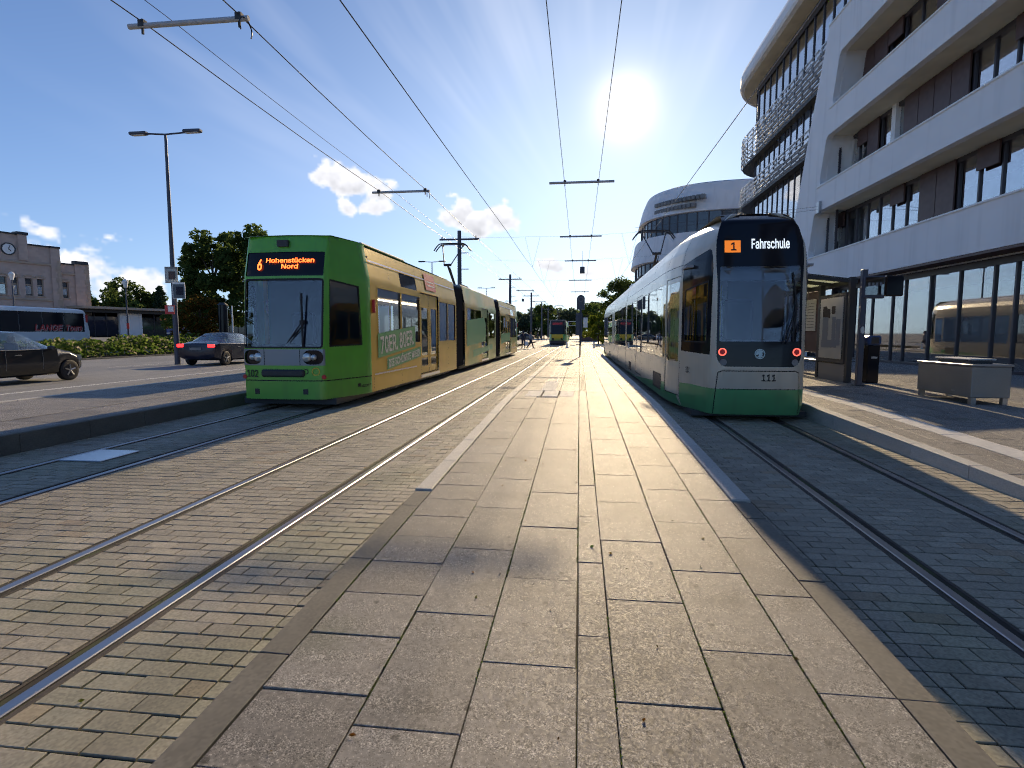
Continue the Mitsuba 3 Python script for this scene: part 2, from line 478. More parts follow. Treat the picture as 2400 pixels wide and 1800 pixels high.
def stones(R, z=0.0, bev=0.003, dip=0.0015, depth=0.03, jit=0.0011, zf=None):
    """(n,4) rectangles x0,x1,y0,y1 -> 12 vertices and 18 triangles each, slightly uneven, edges worn."""
    R = np.asarray(R, float)
    n = len(R)
    x0, x1, y0, y1 = R.T
    zz = rng.normal(0, jit, (n, 1)) + rng.normal(0, jit * 0.6, (n, 4))
    cx = np.stack([x0, x1, x1, x0], 1)
    cy = np.stack([y0, y0, y1, y1], 1)
    if jit > 0.0006:
        cx, cy = cx + rng.normal(0, 0.0013, (n, 4)), cy + rng.normal(0, 0.0013, (n, 4))
    sx, sy = np.array([1, -1, -1, 1]) * bev, np.array([1, 1, -1, -1]) * bev
    base = (zf(cy) if zf is not None else 0.0) + z
    lo = np.stack([cx, cy, base - depth + 0 * cx], -1)
    rim = np.stack([cx, cy, base - dip + zz], -1)
    top = np.stack([cx + sx, cy + sy, base + zz], -1)
    v = np.concatenate([lo, rim, top], 1)
    k = np.arange(4)
    k2 = (k + 1) % 4
    f = np.vstack([np.stack([k, k2, k2 + 4], 1), np.stack([k, k2 + 4, k + 4], 1), np.stack([k + 4, k2 + 4, k2 + 8], 1), np.stack([k + 4, k2 + 8, k + 8], 1), [[8, 9, 10], [8, 10, 11]]])
    uv = np.repeat(rng.random((n, 1, 2)), 12, 1)
    return v, f, uv


def lay(key, R, m, parent, piece, most=300, rest_name='paving_field', far=1e9, **kw):
    """The nearest pieces as parts of their own, the rest as one part."""
    v, f, uv = stones(R, **kw)
    d = np.linalg.norm(v.mean(1)[:, :2], axis=1)
    order = np.argsort(d)
    for i in order[:most]:
        put(piece, (v[i], f), m, parent, uv=uv[i])
    rest = order[most:]
    if len(rest):
        vv = v[rest].reshape(-1, 3)
        ff = (f[None] + (np.arange(len(rest)) * 12)[:, None, None]).reshape(-1, 3)
        put(rest_name, (vv, ff), m, parent, uv=uv[rest].reshape(-1, 2), kind='stuff')


def rows(x0, x1, y0, y1, w=0.21, d=0.11, g=0.009, ph=0.0):
    out = []
    for j, y in enumerate(np.arange(y0, y1, d)):
        off = (w / 2 if j % 2 else 0.0) + ph
        e = np.arange(x0 - off, x1 + w, w)
        e = np.unique(np.clip(e, x0, x1))
        e = e[(e <= x0) | (e >= x1) | ((e > x0 + 0.05) & (e < x1 - 0.05))]
        for a, b in zip(e[:-1], e[1:]):
            if b - a > 0.03:
                out.append((a + g / 2, b - g / 2, y + g / 2, y + d - g / 2))
    return np.array(out)


k = put('ground', sheet(-700, 700, [-60, 0, 40, 200, 1500], -0.06), 'earth')
tag(k, 'flat pale ground reaching out to the horizon', kind='structure')

# tracks: centre lines
def rcx(y):
    return np.interp(y, [-5, 3, 9, 14, 200], [2.45, 2.63, 2.81, 2.86, 2.86])


def rail_mesh(xf, ys, w0, w1, z0, z1):
    ys = np.asarray(ys, float)
    xs = xf(ys)
    r = np.stack([np.stack([xs + a, ys, np.full_like(ys, b)], 1) for a, b in ((w0, z0), (w0, z1 - 0.004), (w0 + 0.006, z1), (w1 - 0.006, z1), (w1, z1 - 0.004), (w1, z0))], 1)
    return MB().loft(r, closed=True)


TY = np.concatenate([np.arange(-6, 16, 1.0), np.arange(16, 150, 6.0)])
for lab, xf in (('tram track with shiny grooved rails beside the centre platform', lambda y: -2.75 + 0 * y),
                ('tram track running under the green and gold tram', lambda y: -5.5 + 0 * y),
                ('tram track bending gently under the cream tram', rcx)):
    t = thing('tram_track', lab, 'track')
    for s in (-1, 1):
        g = s * 0.53
        put('rail', rail_mesh(xf, TY, g - 0.032, g + 0.032, -0.05, 0.004), 'railhead', t)
        a, b = (g + 0.034, g + 0.074) if s < 0 else (g - 0.074, g - 0.034)
        put('groove', rail_mesh(xf, TY, a, b, -0.06, -0.028), 'railrust', t)
        a, b = (g + 0.075, g + 0.092) if s < 0 else (g - 0.092, g - 0.075)
        put('guard_lip', rail_mesh(xf, TY, a, b, -0.05, 0.001), 'railrust', t)
        a, b = (g - 0.07, g - 0.034) if s < 0 else (g + 0.034, g + 0.07)
        put('bitumen_strip', rail_mesh(xf, TY, a, b, -0.05, -0.004), 'railrust', t)

tp = 'track_paving'
uniq(tp)
put('bed', sheet(-6.9, 4.2, [-6, 40, 160], -0.007), 'joint', tp)
tag(tp, 'block paving laid between and beside the tram rails', kind='structure')
Y0, Y1 = 0.3, 34.0
segs = [(-2.75 - 0.53 + 0.095, -2.75 + 0.53 - 0.095), (-2.75 + 0.53 + 0.072, -1.405), (-5.5 + 0.53 + 0.072, -2.75 - 0.53 - 0.072), (-5.5 - 0.53 + 0.095, -5.5 + 0.53 - 0.095), (-6.86, -5.5 - 0.53 - 0.072)]
R = []
for a, b in segs:
    if b == -1.405:
        r = rows(a, b - 0.1, Y0, Y1)
        edge = [(b - 0.0955, b - 0.0045, y + 0.0045, y + 0.1055) for y in np.arange(Y0, Y1, 0.11)]
        R += [r, np.array(edge)]
    else:
        R.append(rows(a, b, Y0, Y1, ph=rng.random() * 0.1))
R = np.vstack(R)
lay(tp, R, 'paver', tp, 'paver')
far = MB()
for a, b in segs:
    far.mesh(trimesh.Trimesh(*sheet(a, b, [Y1 + 0.01, 80, 160], -0.003).get(), process=False))
put('far_paving', far, 'paver', tp)

tp2 = 'track_paving_001'
uniq('track_paving')
tag(tp2, 'block paving around the curved rails under and before the cream tram', kind='structure')
RR = []
for a, b, wh in ((1.41, -0.602, 'l'), (-0.435, 0.435, 'm'), (0.602, 3.93, 'r')):
    for j, y in enumerate(np.arange(Y0, 30.0, 0.11)):
        c = float(rcx(y + 0.05))
        x0, x1 = (a, c + b) if wh == 'l' else (c + a, c + b) if wh == 'm' else (c + a, b)
        if wh == 'l':
            RR.append((1.4145, 1.5055, y + 0.0045, y + 0.1055))
            x0 = 1.51
        e = np.arange(x0 - (0.105 if j % 2 else 0), x1 + 0.21, 0.21)
        e = np.unique(np.clip(e, x0, x1))
        e = e[(e <= x0) | (e >= x1) | ((e > x0 + 0.05) & (e < x1 - 0.05))]
        RR += [(p + 0.0045, q - 0.0045, y + 0.0045, y + 0.1055) for p, q in zip(e[:-1], e[1:]) if q - p > 0.03]
lay(tp2, np.array(RR), 'paver', tp2, 'paver')
put('far_paving', sheet(1.41, 3.93, [30.01, 80, 160], -0.004), 'paver', tp2)

# centre platform
pf = 'platform'
uniq(pf)
tag(pf, 'slabbed centre platform rising away between two tram tracks', kind='structure')
PY = np.concatenate([np.arange(-2, 12, 0.5), np.arange(12, 66, 6.0)])
body = MB()
ring = [np.array([[-1.39, y, -0.05], [1.38, y, -0.05], [1.38, y, zp(y) - 0.016], [-1.39, y, zp(y) - 0.016]]) for y in PY]
body.loft(ring)
put('core', body, 'joint', pf)
cols = [(-1.255, -0.81, 0.4, 0.38), (-0.81, -0.405, 0.8, 0.62), (-0.405, 0.005, 0.8, 0.25), (0.005, 0.155, 0.8, 0.5), (0.155, 0.555, 0.8, 0.06), (0.555, 0.95, 0.8, 0.45), (0.95, 1.245, 0.8, 0.2)]
S = []
for ci, (a, b, L, ph) in enumerate(cols):
    y = -0.4 + ph
    while y < 62:
        l = L
        if not ((ci in (0, 1, 2) and 10.75 < y + l / 2 < 11.95) or (ci == 1 and y > 11.4)):
            if y < 40:
                S.append((a + 0.003, b - 0.003, y + 0.003, y + l - 0.003))
        y += L
lay(pf, np.array(S), 'slab', pf, 'slab', bev=0.003, dip=0.002, depth=0.02, zf=zp, jit=0.0012)
put('far_slabs', MB().mesh(trimesh.Trimesh(*sheet(-1.25, -0.82, [40.1, 66], 0.239).get(), process=False)).mesh(trimesh.Trimesh(*sheet(-0.40, 1.245, [40.1, 66], 0.239).get(), process=False)), 'slab', pf)
# flush dark edging near, pale raised kerb stones from 4.6 m on
for x0, x1 in ((-1.40, -1.26), (1.25, 1.39)):
    for y in np.arange(0.2, 4.55, 1.0):
        v, f, uv = stones([(x0, x1, y + 0.004, min(y + 0.996, 4.57))], zf=zp, bev=0.004)
        put('edging_stone', (v[0], f), 'oldkerb', pf, uv=uv[0])
    for y in np.arange(4.6, 62, 1.0):
        v, f, uv = stones([(x0 - 0.006 if x0 < 0 else x0, x1 if x0 < 0 else x1 + 0.006, y + 0.003, y + 0.997)], zf=lambda q: zp(q) + 0.012, bev=0.008, dip=0.008, depth=0.30)
        put('kerb_stone', (v[0], f), 'kerb', pf, uv=uv[0])
# ribbed tactile paving
tac = MB()
for x0, x1 in ((-1.06, -0.76), (-0.72, -0.42), (-0.38, -0.10)):
    base = MB().box(x0, x1, 10.80, 11.9, 0.2, 0.241)
    put('tactile_slab', base, 'tactile', pf)
    for q in np.arange(x0 + 0.02, x1 - 0.02, 0.055):
        tac.box(q, q + 0.026, 10.82, 11.88, 0.241, 0.2475, 0.003)
for y in np.arange(11.95, 14.3, 0.3):
    put('tactile_slab', MB().box(-0.82, -0.50, y, y + 0.294, 0.2, 0.241), 'tactile', pf)
    for q in np.arange(-0.80, -0.53, 0.05):
        tac.box(q, q + 0.024, y + 0.01, y + 0.284, 0.241, 0.247)
put('tactile_ribs', tac, 'tactile', pf, kind='stuff')
for y in np.arange(14.32, 60, 0.5):
    put('pale_flag', MB().box(-0.82, -0.50, y, y + 0.495, 0.2, 0.2405), 'paleflag', pf)
fil = MB()
for x0, x1 in ((-0.497, -0.41),):
    fil.box(x0, x1, 11.95, 60, 0.2, 0.239)
fil.box(-1.25, -1.065, 10.78, 11.92, 0.2, 0.239).box(-0.095, 0.0, 10.78, 11.92, 0.2, 0.239)
put('infill_strip', fil, 'slab', pf)
rb = MB()
for y in np.arange(12.0, 16.6, 0.3):
    for q in np.arange(0.02, 0.14, 0.032):
        rb.box(q, q + 0.013, y, y + 0.28, 0.239, 0.246)
put('guide_ribs', rb, 'oldkerb', pf, kind='stuff')

# right platform
pr_ = 'platform_001'
uniq('platform')
tag(pr_, 'right hand platform with stone kerb in front of the modern building', kind='structure')
ring = [np.array([[3.93, y, -0.05], [60, y, -0.05], [60, y, zp(y) - 0.016], [3.93, y, zp(y) - 0.016]]) for y in np.concatenate([np.arange(0, 12, 0.5), [12, 40, 100]])]
put('core', MB().loft(ring), 'joint', pr_)
S = []
for ci, (a, b, L, ph) in enumerate([(4.06, 4.32, 0.8, 0.3), (4.32, 4.60, 0.8, 0.1)] + [(4.93 + 0.4 * i, 5.33 + 0.4 * i, 0.4 + 0.4 * (i % 2), 0.2 * (i % 3)) for i in range(9)]):
    for y in np.arange(2.2 + ph, 26, L):
        S.append((a + 0.003, b - 0.003, y + 0.003, y + L - 0.003))
lay(pr_, np.array(S), 'slab', pr_, 'slab', zf=zp, bev=0.005, dip=0.004)
put('far_slabs', MB().mesh(trimesh.Trimesh(*sheet(8.53, 60, [0, 5, 10, 26], lambda y: zp(y) - 0.002).get(), process=False)).mesh(trimesh.Trimesh(*sheet(4.06, 60, [26.6, 60, 100], 0.238).get(), process=False)), 'slab', pr_)
for y in np.arange(2.0, 90, 1.0):
    v, f, uv = stones([(3.91, 4.055, y + 0.003, y + 0.997)], zf=lambda q: zp(q) + 0.004, bev=0.008, dip=0.008, depth=0.30)
    put('kerb_stone', (v[0], f), 'kerb', pr_, uv=uv[0])
for y in np.arange(2.2, 60, 0.6):
    v, f, uv = stones([(4.605, 4.925, y + 0.003, y + 0.597)], zf=lambda q: zp(q) + 0.002, bev=0.004, dip=0.004)
    put('tactile_slab', (v[0], f), 'tactile', pr_, uv=uv[0])

# left platform and road
pl = 'platform_002'
uniq('platform')
tag(pl, 'raised left hand platform beyond the green and gold tram', kind='structure')
put('core', MB().box(-10.4, -7.02, -8, 90, -0.05, 0.226), 'joint', pl)
S = [(a + 0.003, b - 0.003, y + 0.003, y + 0.797) for a, b in ((-8.0, -7.03), (-9.2, -8.03), (-10.25, -9.2)) for y in np.arange(2, 40, 0.8)]
lay(pl, np.array(S), 'slab', pl, 'slab', most=90, z=0.24, jit=0.001)
put('far_slabs', sheet(-10.25, -7.03, [40.1, 90], 0.24), 'slab', pl)
for y in np.arange(-2, 60, 1.0):
    v, f, uv = stones([(-7.02, -6.87, y + 0.003, y + 0.997)], z=0.246, bev=0.012, dip=0.012, depth=0.30)
    put('kerb_stone', (v[0], f), 'oldkerb', pl, uv=uv[0])
    v, f, uv = stones([(-10.42, -10.27, y + 0.003, y + 0.997)], z=0.25, bev=0.01, dip=0.01, depth=0.30)
    put('kerb_stone', (v[0], f), 'kerb', pl, uv=uv[0])
for y in np.arange(2, 40, 1.2):
    put('drain_joint', MB().box(-8.028, -8.005, y, y + 1.19, 0.2, 0.235), 'joint', pl)

rd = 'road'
uniq(rd)
tag(rd, 'grey asphalt road running beside the left platform', kind='structure')
put('asphalt', sheet(-26.5, -10.42, [-40, 20, 60, 180], 0.05), 'asphalt', rd)
mk = MB()
for x, w in ((-13.3, 0.16), (-11.1, 0.10)):
    mk.mesh(trimesh.Trimesh(*sheet(x - w, x, [-20, 60, 160], 0.054).get(), process=False))
put('edge_line', mk, 'roadpaint', rd)
put('gutter', sheet(-11.0, -10.42, [-20, 60, 160], 0.0545), 'kerb', rd)
for i, y in enumerate(np.arange(3, 90, 9.0)):
    put('lane_dash', sheet(-19.62, -19.5, [y, y + 3.0], 0.0545), 'roadpaint', rd)
for y in np.arange(0, 100, 1.0):
    put('kerb_stone', MB().box(-26.65, -26.5, y + 0.004, y + 0.996, -0.05, 0.14, 0.01), 'oldkerb', rd)
# forecourt rising behind the verge
fx = np.array([-26.65, -28, -39, -45, -52, -140.0])
fz = np.array([0.10, 0.12, 0.14, 0.75, 1.05, 1.05])
fy = np.array([-40, 20, 60, 130, 200.0])
v = np.stack([np.repeat(fx, 5), np.tile(fy, 6), np.repeat(fz, 5)], 1)
f = [[i * 5 + j, (i + 1) * 5 + j, (i + 1) * 5 + j + 1] for i in range(5) for j in range(4)] + [[i * 5 + j, (i + 1) * 5 + j + 1, i * 5 + j + 1] for i in range(5) for j in range(4)]
k = put('forecourt', MB().add(v, f), 'earth')
tag(k, 'pale station forecourt sloping up behind the verge', kind='structure')
# plaza beyond the platform end
k = put('crossing', sheet(-26, 60, [66, 90, 400], 0.02), 'paleflag')
tag(k, 'pale paved crossing area beyond the end of the centre platform', kind='structure')
k = put('cover_plate', MB().box(-5.95, -5.42, 5.62, 6.2, 0.0, 0.018, 0.006), 'silver')
tag(k, 'small pale metal cover plate lying between the shaded rails', 'cover plate')

# ---------------------------------------------------------------- trams
class Shell:
    """Tram body: a plan outline (half, from the middle of the nose backwards) swept over z with tuck-in."""

    def __init__(self, pts, L, tside, tfront, sfront):
        p = np.asarray(pts, float)
        s = np.concatenate([[0], np.cumsum(np.linalg.norm(np.diff(p, axis=0), axis=1))])
        q = np.linspace(0, s[-1], 400)
        xy = np.stack([np.interp(q, s, p[:, 0]), np.interp(q, s, p[:, 1])], 1)
        k = np.ones(13) / 13
        pad = np.vstack([[-xy[i, 0], xy[i, 1]] for i in range(12, 0, -1)] + [xy] + [xy[-1] + (xy[-1] - xy[-2]) * (i + 1) for i in range(12)])
        sm = np.stack([np.convolve(pad[:, c], k, 'same') for c in (0, 1)], 1)[12:-12]
        self.s = np.concatenate([[0], np.cumsum(np.linalg.norm(np.diff(sm, axis=0), axis=1))])
        self.xy, self.L = sm, L
        t = np.gradient(sm, axis=0)
        t /= np.linalg.norm(t, axis=1, keepdims=True)
        self.nrm = np.stack([t[:, 1], -t[:, 0]], 1)
        self.tside, self.tfront, self.sfront = tside, tfront, sfront

    def s_at(self, y):
        i = np.searchsorted(self.xy[:, 1], y)
        i = min(i, len(self.xy) - 1)
        return self.s[i] + (y - self.xy[i, 1] if i == len(self.xy) - 1 else 0)

    def __call__(self, s, z, out=0.0):
        s, z = np.asarray(s, float), np.asarray(z, float)
        a = np.abs(s)
        e = np.maximum(a - self.s[-1], 0)
        x, y = np.interp(a, self.s, self.xy[:, 0]), np.interp(a, self.s, self.xy[:, 1]) + e
        nx, ny = np.interp(a, self.s, self.nrm[:, 0]), np.interp(a, self.s, self.nrm[:, 1])
        w = np.clip(1 - (a - self.sfront[0]) / (self.sfront[1] - self.sfront[0]), 0, 1)
        w = w * w * (3 - 2 * w)
        ts, tf = np.interp(z, *self.tside) * (1 - w), np.interp(z, *self.tfront) * w
        return np.stack([np.sign(s + 1e-12) * np.maximum(x - nx * (ts - out), 0), y - ny * (ts - out) + tf, z], -1)


class Tram:
    def __init__(self, key, shell, place, sa, sb):
        self.k, self.sh, self.place, self.sa, self.sb = key, shell, place, sa, sb

    def panel(self, name, poly, m, out=0.0, flip=False, parent=None, side=1, smooth=40, **kw):
        """side -1 mirrors to the other flank, flip = the far end of the tram."""
        def fn(a, b):
            p = self.sh(a * side, b, out)
            if flip:
                p = p * [1, -1, 1] + [0, self.sh.L, 0]
            return self.place(p)
        v, f = grid_panel(poly, fn, self.sa, self.sb)
        if (side < 0) != flip:
            f = f[:, ::-1]
        return put(name, (v, f), m, parent or self.k, smooth=smooth, **kw)

    def mesh(self, name, mb, m, parent=None, flip=False, **kw):
        v, f = mb.get() if isinstance(mb, MB) else mb
        v = np.array(v)
        if flip:
            v = v * [1, -1, 1] + [0, self.sh.L, 0]
            f = np.asarray(f)[:, ::-1]
        return put(name, (self.place(v), f), m, parent or self.k, **kw)


def placer(x0, y0, ang):
    c, s = math.cos(ang), math.sin(ang)

    def fn(p):
        p = np.asarray(p, float)
        return np.stack([x0 + p[..., 0] * c + p[..., 1] * s, y0 - p[..., 0] * s + p[..., 1] * c, p[..., 2]], -1)
    return fn


def roof_mesh(sh, s1, zedge, crown, ys_extra, a_in=0.0):
    """Roof between the two upper edges, arched by crown; from the nose to arc length s1."""
    S = np.concatenate([np.linspace(0.0, sh.s[-1], 26), np.arange(sh.s[-1] + 1, s1, 1.0), [s1]])
    e = sh(S, np.full_like(S, zedge))
    rings = []
    for p in e:
        u = np.linspace(-1, 1, 9)
        fall = min(1.0, (p[1] - e[0, 1]) / 0.6 + 0.0)
        rings.append(np.stack([p[0] * u, np.full(9, p[1]), zedge + crown * (1 - np.abs(u) ** 2.5) * fall], 1))
    return MB().loft(rings, closed=False)


def seats(T_, y0, y1, n, w):
    m = MB()
    for i in range(n):
        y = y0 + (y1 - y0) * (i + 0.5) / n
        for x in (-w, w):
            m.box(x - 0.22, x + 0.22, y - 0.22, y + 0.22, 0.75, 0.85, 0.03).box(x - 0.22, x + 0.22, y + 0.2, y + 0.27, 0.8, 1.42, 0.03)
    T_.mesh('seat', m, 'seatblue')


def pantograph(key, x, y, z0, zt, parent, half=0.75):
    m = MB()
    kx, kz = y - 1.0, z0 + (zt - z0) * 0.48
    m.box(x - 0.6, x + 0.6, y - 0.75, y - 0.6, z0, z0 + 0.10).box(x - 0.6, x + 0.6, y + 0.6, y + 0.75, z0, z0 + 0.10)
    m.box(x - 0.55, x - 0.45, y - 0.7, y + 0.7, z0 + 0.1, z0 + 0.16).box(x + 0.45, x + 0.55, y - 0.7, y + 0.7, z0 + 0.1, z0 + 0.16)
    put('pantograph_base', m, 'dark', parent)
    m = MB().tube([[x, y + 0.55, z0 + 0.14], [x, y - 0.95, kz]], [0.06, 0.045], 8)
    m.tube([[x - 0.14, y - 0.95, kz], [x - 0.45, y + 0.05, zt - 0.10]], 0.022, 6).tube([[x + 0.14, y - 0.95, kz], [x + 0.45, y + 0.05, zt - 0.10]], 0.022, 6)
    m.tube([[x - 0.16, y - 0.95, kz], [x + 0.16, y - 0.95, kz]], 0.05, 8).tube([[x + 0.08, y + 0.3, z0 + 0.14], [x + 0.08, y - 0.85, kz - 0.1]], 0.018, 6)
    put('pantograph_arm', m, 'dark', parent)
    m = MB()
    for d in (-0.16, 0.16):
        u = np.linspace(-1, 1, 15)
        zz = zt - 0.30 * np.clip((np.abs(u) - 0.62) / 0.38, 0, 1) ** 1.6
        m.tube(np.stack([x + u * half, np.full(15, y + 0.05 + d), zz], 1), 0.026, 6)
    for sx in (-0.45, 0.45):
        m.box(x + sx - 0.02, x + sx + 0.02, y - 0.13, y + 0.23, zt - 0.1, zt - 0.02)
    put('pantograph_head', m, 'dark', parent)


# ---- green and gold tram
Lg = 29.7
shg = Shell([(0, 0), (0.55, 0.02), (0.80, 0.06), (0.84, 0.12), (1.17, 1.18), (1.2, 1.34), (1.2, 3)], Lg,
            ([0, 2.6, 3.27], [0.0, 0.0, 0.12]), ([0, 1.2, 2.6, 3.4], [0.0, 0.0, 0.14, 0.34]), (0.75, 1.25))
pg = thing('green_tram', 'bright green and gold articulated tram with number 102 and line 6 display', 'tram')
gang = math.radians(0.28)
plg = placer(-5.60, 9.92, gang)
SA = np.concatenate([np.arange(-3, 3.01, 0.1), np.arange(-32, -3, 1.0), np.arange(3.5, 32, 1.0)])
SB = np.concatenate([np.arange(0, 2.4, 0.4), np.arange(2.4, 3.6, 0.1)])
g = Tram(pg, shg, plg, SA, SB)
sc = shg.s_at(1.46)
TOP = 3.27
for flip in (False, True):
    wind = rrect(-0.79, 1.20, 0.79, 2.50, 0.05)
    disp = rrect(-0.79, 2.56, 0.79, 3.02, 0.03)
    head = rrect(-0.84, 0.865, 0.84, 1.175, 0.02)
    sd = (shg.s_at(0.14), shg.s_at(1.13))
    sidew = [Polygon([(m * (sd[0] + 0.06), 1.22), (m * (sd[1] - 0.03), 1.24), (m * (sd[1] - 0.10), 2.42), (m * (sd[0] + 0.06), 2.50)]) for m in (1, -1)]
    cabp = sbox(-sc, 0.22, sc, TOP + 0.06)
    holes = unary_union([wind, disp, head] + sidew)
    seam = sbox(-sc, 0.565, sc, 0.585)
    cab = g.panel('cab', cabp.difference(holes).difference(seam), 'greenpaint', flip=flip)
    g.panel('seam', seam, 'ink', -0.012, flip=flip, parent=cab)
    g.panel('windshield', wind, 'windshield', -0.02, flip=flip)
    g.panel('windshield_rubber', wind.buffer(0.012).difference(wind.buffer(-0.022)), 'rubber', 0.004, flip=flip, parent=cab)
    for sw in sidew:
        g.panel('cab_window', sw, 'pane', -0.015, flip=flip)
        g.panel('window_rubber', sw.buffer(0.006).difference(sw.buffer(-0.02)), 'rubber', 0.003, flip=flip, parent=cab)
    g.panel('display_glass', disp, 'tramblack', -0.015, flip=flip)
    hp = g.panel('headlight_panel', head.difference(unary_union([rrect(-0.80, 0.885, -0.42, 1.155, 0.12), rrect(0.42, 0.885, 0.80, 1.155, 0.12)])), 'headband', 0.004, flip=flip)
    for m in (1, -1):
        g.panel('headlight_housing', rrect(*sorted((m * 0.80, m * 0.42))[:1], 0.885, sorted((m * 0.80, m * 0.42))[1], 1.155, 0.12), 'tramblack', -0.03, flip=flip)
    g.panel('panel_gap', unary_union([sbox(-0.365, 0.87, -0.352, 1.17), sbox(0.352, 0.87, 0.365, 1.17)]), 'ink', 0.007, flip=flip, parent=hp)
    v, f = roof_mesh(shg, shg.s_at(9.0), TOP + 0.06 if False else TOP, 0.12, None).get()
    # inside
    g.mesh('cab_floor', MB().box(-0.76, 0.76, 0.15, 1.3, 0.85, 0.95), 'dark', flip=flip)
    g.mesh('dashboard', MB().box(-0.74, 0.74, 0.12, 0.42, 0.95, 1.26, 0.05), 'dark', flip=flip)
    g.mesh('cab_wall', MB().box(-1.12, 1.12, 1.50, 1.56, 0.4, 3.1), 'dark', flip=flip)
    g.mesh('driver_seat', MB().box(-0.25, 0.25, 0.85, 0.97, 1.1, 1.9, 0.05).box(-0.25, 0.25, 0.5, 0.95, 1.05, 1.17, 0.04), 'cloth_dark', flip=flip)
    for x in (-0.62, -0.49, 0.49, 0.62):
        r = 0.085 if abs(x) < 0.5 else 0.055
        y = float(shg(np.array([x]), np.array([1.02]))[0, 1]) - 0.0
        th = np.linspace(0, 2 * np.pi, 20, endpoint=False)
        rg = [np.stack([x + q * r * np.cos(th), np.full(20, y + yy), 1.02 + q * r * np.sin(th)], 1) for q, yy in ((1.0, 0.03), (1.0, 0.0), (0.92, -0.015), (0.6, -0.03), (0.05, -0.035))]
        g.mesh('headlight', MB().loft(rg), 'lens', flip=flip, smooth=40)
    for x in (-0.8, 0.8):
        y = float(shg(np.array([x]), np.array([0.64]))[0, 1])
        g.mesh('marker_light', MB().cyl([x, y + 0.01, 0.645], [x, y - 0.02, 0.645], 0.045, 0.04, 12), 'red', flip=flip, smooth=40)
    for x, mm in ((-0.53, 'railrust'), (0.45, 'dark')):
        y = float(shg(np.array([x]), np.array([0.36]))[0, 1])
        g.mesh('tow_socket', MB().box(x - 0.055, x + 0.055, y - 0.006, y + 0.02, 0.31, 0.42, 0.01), mm, flip=flip)
    g.mesh('coupler_cover', MB().box(-0.42, 0.45, shg(np.array([0.0]), np.array([0.7]))[0, 1] - 0.035, 0.06, 0.645, 0.79, 0.03), 'dark', flip=flip)
    y = -0.03
    wp = MB().tube([[0.0, 0.05, 1.17], [0.40, 0.015, 1.66], [0.42, 0.0, 1.72]], 0.012, 6).tube([[0.05, 0.05, 1.17], [0.45, 0.02, 1.64]], 0.010, 6)
    wp.box(0.415, 0.445, -0.008, 0.022, 1.22, 2.22).box(0.38, 0.48, -0.01, 0.03, 1.66, 1.72, 0.01)
    g.mesh('wiper', wp, 'rubber', flip=flip)
    g.mesh('roof_lamp', MB().box(-0.14, 0.08, 0.22, 0.30, 3.12, 3.24), 'dark', flip=flip)
    g.mesh('roof_cap', MB().loft([np.array([[-w, y, z] for w, y, z in ((a, yy, zz),)] + [[-a * 0.5, yy - 0.02 * (yy < 0.5), zz + 0.015], [0, yy - 0.02 * (yy < 0.5), zz + 0.02], [a * 0.5, yy, zz + 0.015], [a, yy, zz]]) for a, yy, zz in ((0.84, 0.31, TOP + 0.05), (0.86, 0.40, TOP + 0.07), (1.05, 1.2, TOP + 0.07), (1.05, 9.0, TOP + 0.03))], closed=False), 'greenpaint' if True else 'silver', flip=flip)
    # front and rear sections: flanks behind the cab
    for side in (1, -1):
        y2 = 9.55
        S = shg.s_at
        wins = [sbox(S(1.86), 1.22, S(3.42), 2.48), sbox(S(3.50), 1.22, S(5.06), 2.48), sbox(S(7.16), 1.22, S(8.25), 2.48), sbox(S(8.31), 1.22, S(9.38), 2.48)]
        slot = sbox(S(3.5), 2.62, S(4.85), 2.97)
        door = sbox(S(5.14), 0.34, S(7.06), 2.60)
        flank = sbox(sc, 0.22, S(y2), TOP)
        sp = g.panel('side_panel', flank.difference(unary_union(wins + [door, slot])), 'goldpaint', flip=flip, side=side)
        for w in wins:
            wk = g.panel('window', w, 'pane', -0.02, flip=flip, side=side)
            g.panel('window_frame', w.buffer(0.02, join_style=2).difference(w.buffer(-0.02)), 'goldpaint', 0.006, flip=flip, side=side, parent=wk)
        g.panel('side_display', slot, 'darkglass', -0.008, flip=flip, side=side)
        a, b = S(5.14), S(7.06)
        mid = (a + b) / 2
        for lo, hi in ((a + 0.02, mid - 0.012), (mid + 0.012, b - 0.02)):
            leaf = sbox(lo, 0.36, hi, 2.58)
            gl = rrect(lo + 0.17, 0.85, hi - 0.14, 2.2, 0.04)
            gl2 = rrect(lo + 0.17, 0.55, hi - 0.14, 0.78, 0.03)
            d = g.panel('door', leaf.difference(unary_union([gl, gl2])), 'goldpaint', -0.03, flip=flip, side=side)
            g.panel('pane', gl, 'pane', -0.04, flip=flip, side=side, parent=d)
            g.panel('pane', gl2, 'darkglass', -0.04, flip=flip, side=side, parent=d)
        g.panel('door_gap', sbox(mid - 0.012, 0.36, mid + 0.012, 2.58), 'rubber', -0.045, flip=flip, side=side)
        g.panel('door_sill', sbox(a - 0.05, 0.235, b + 0.05, 0.325), 'silver', 0.02, flip=flip, side=side)
        g.panel('drip_rail', sbox(sc + 0.03, 2.985, S(y2 - 0.1), 3.02), 'silver', 0.018, flip=flip, side=side)
        g.panel('door_canopy', sbox(a - 0.06, 2.61, b + 0.04, 2.655), 'goldpaint', 0.025, flip=flip, side=side)
        g.panel('skirt_rail', sbox(sc + 0.15, 0.575, S(4.7), 0.605), 'silver', 0.012, flip=flip, side=side)
        g.panel('skirt_joint', sbox(sc + 0.14, 0.22, sc + 0.15, 0.56), 'ink', 0.002, flip=flip, side=side)
        for yy in (3.46, 5.12, 7.1, 8.28):
            g.panel('panel_seam', sbox(S(yy) - 0.004, 0.23, S(yy) + 0.004, 1.18), 'ink', 0.0015, flip=flip, side=side, parent=sp)
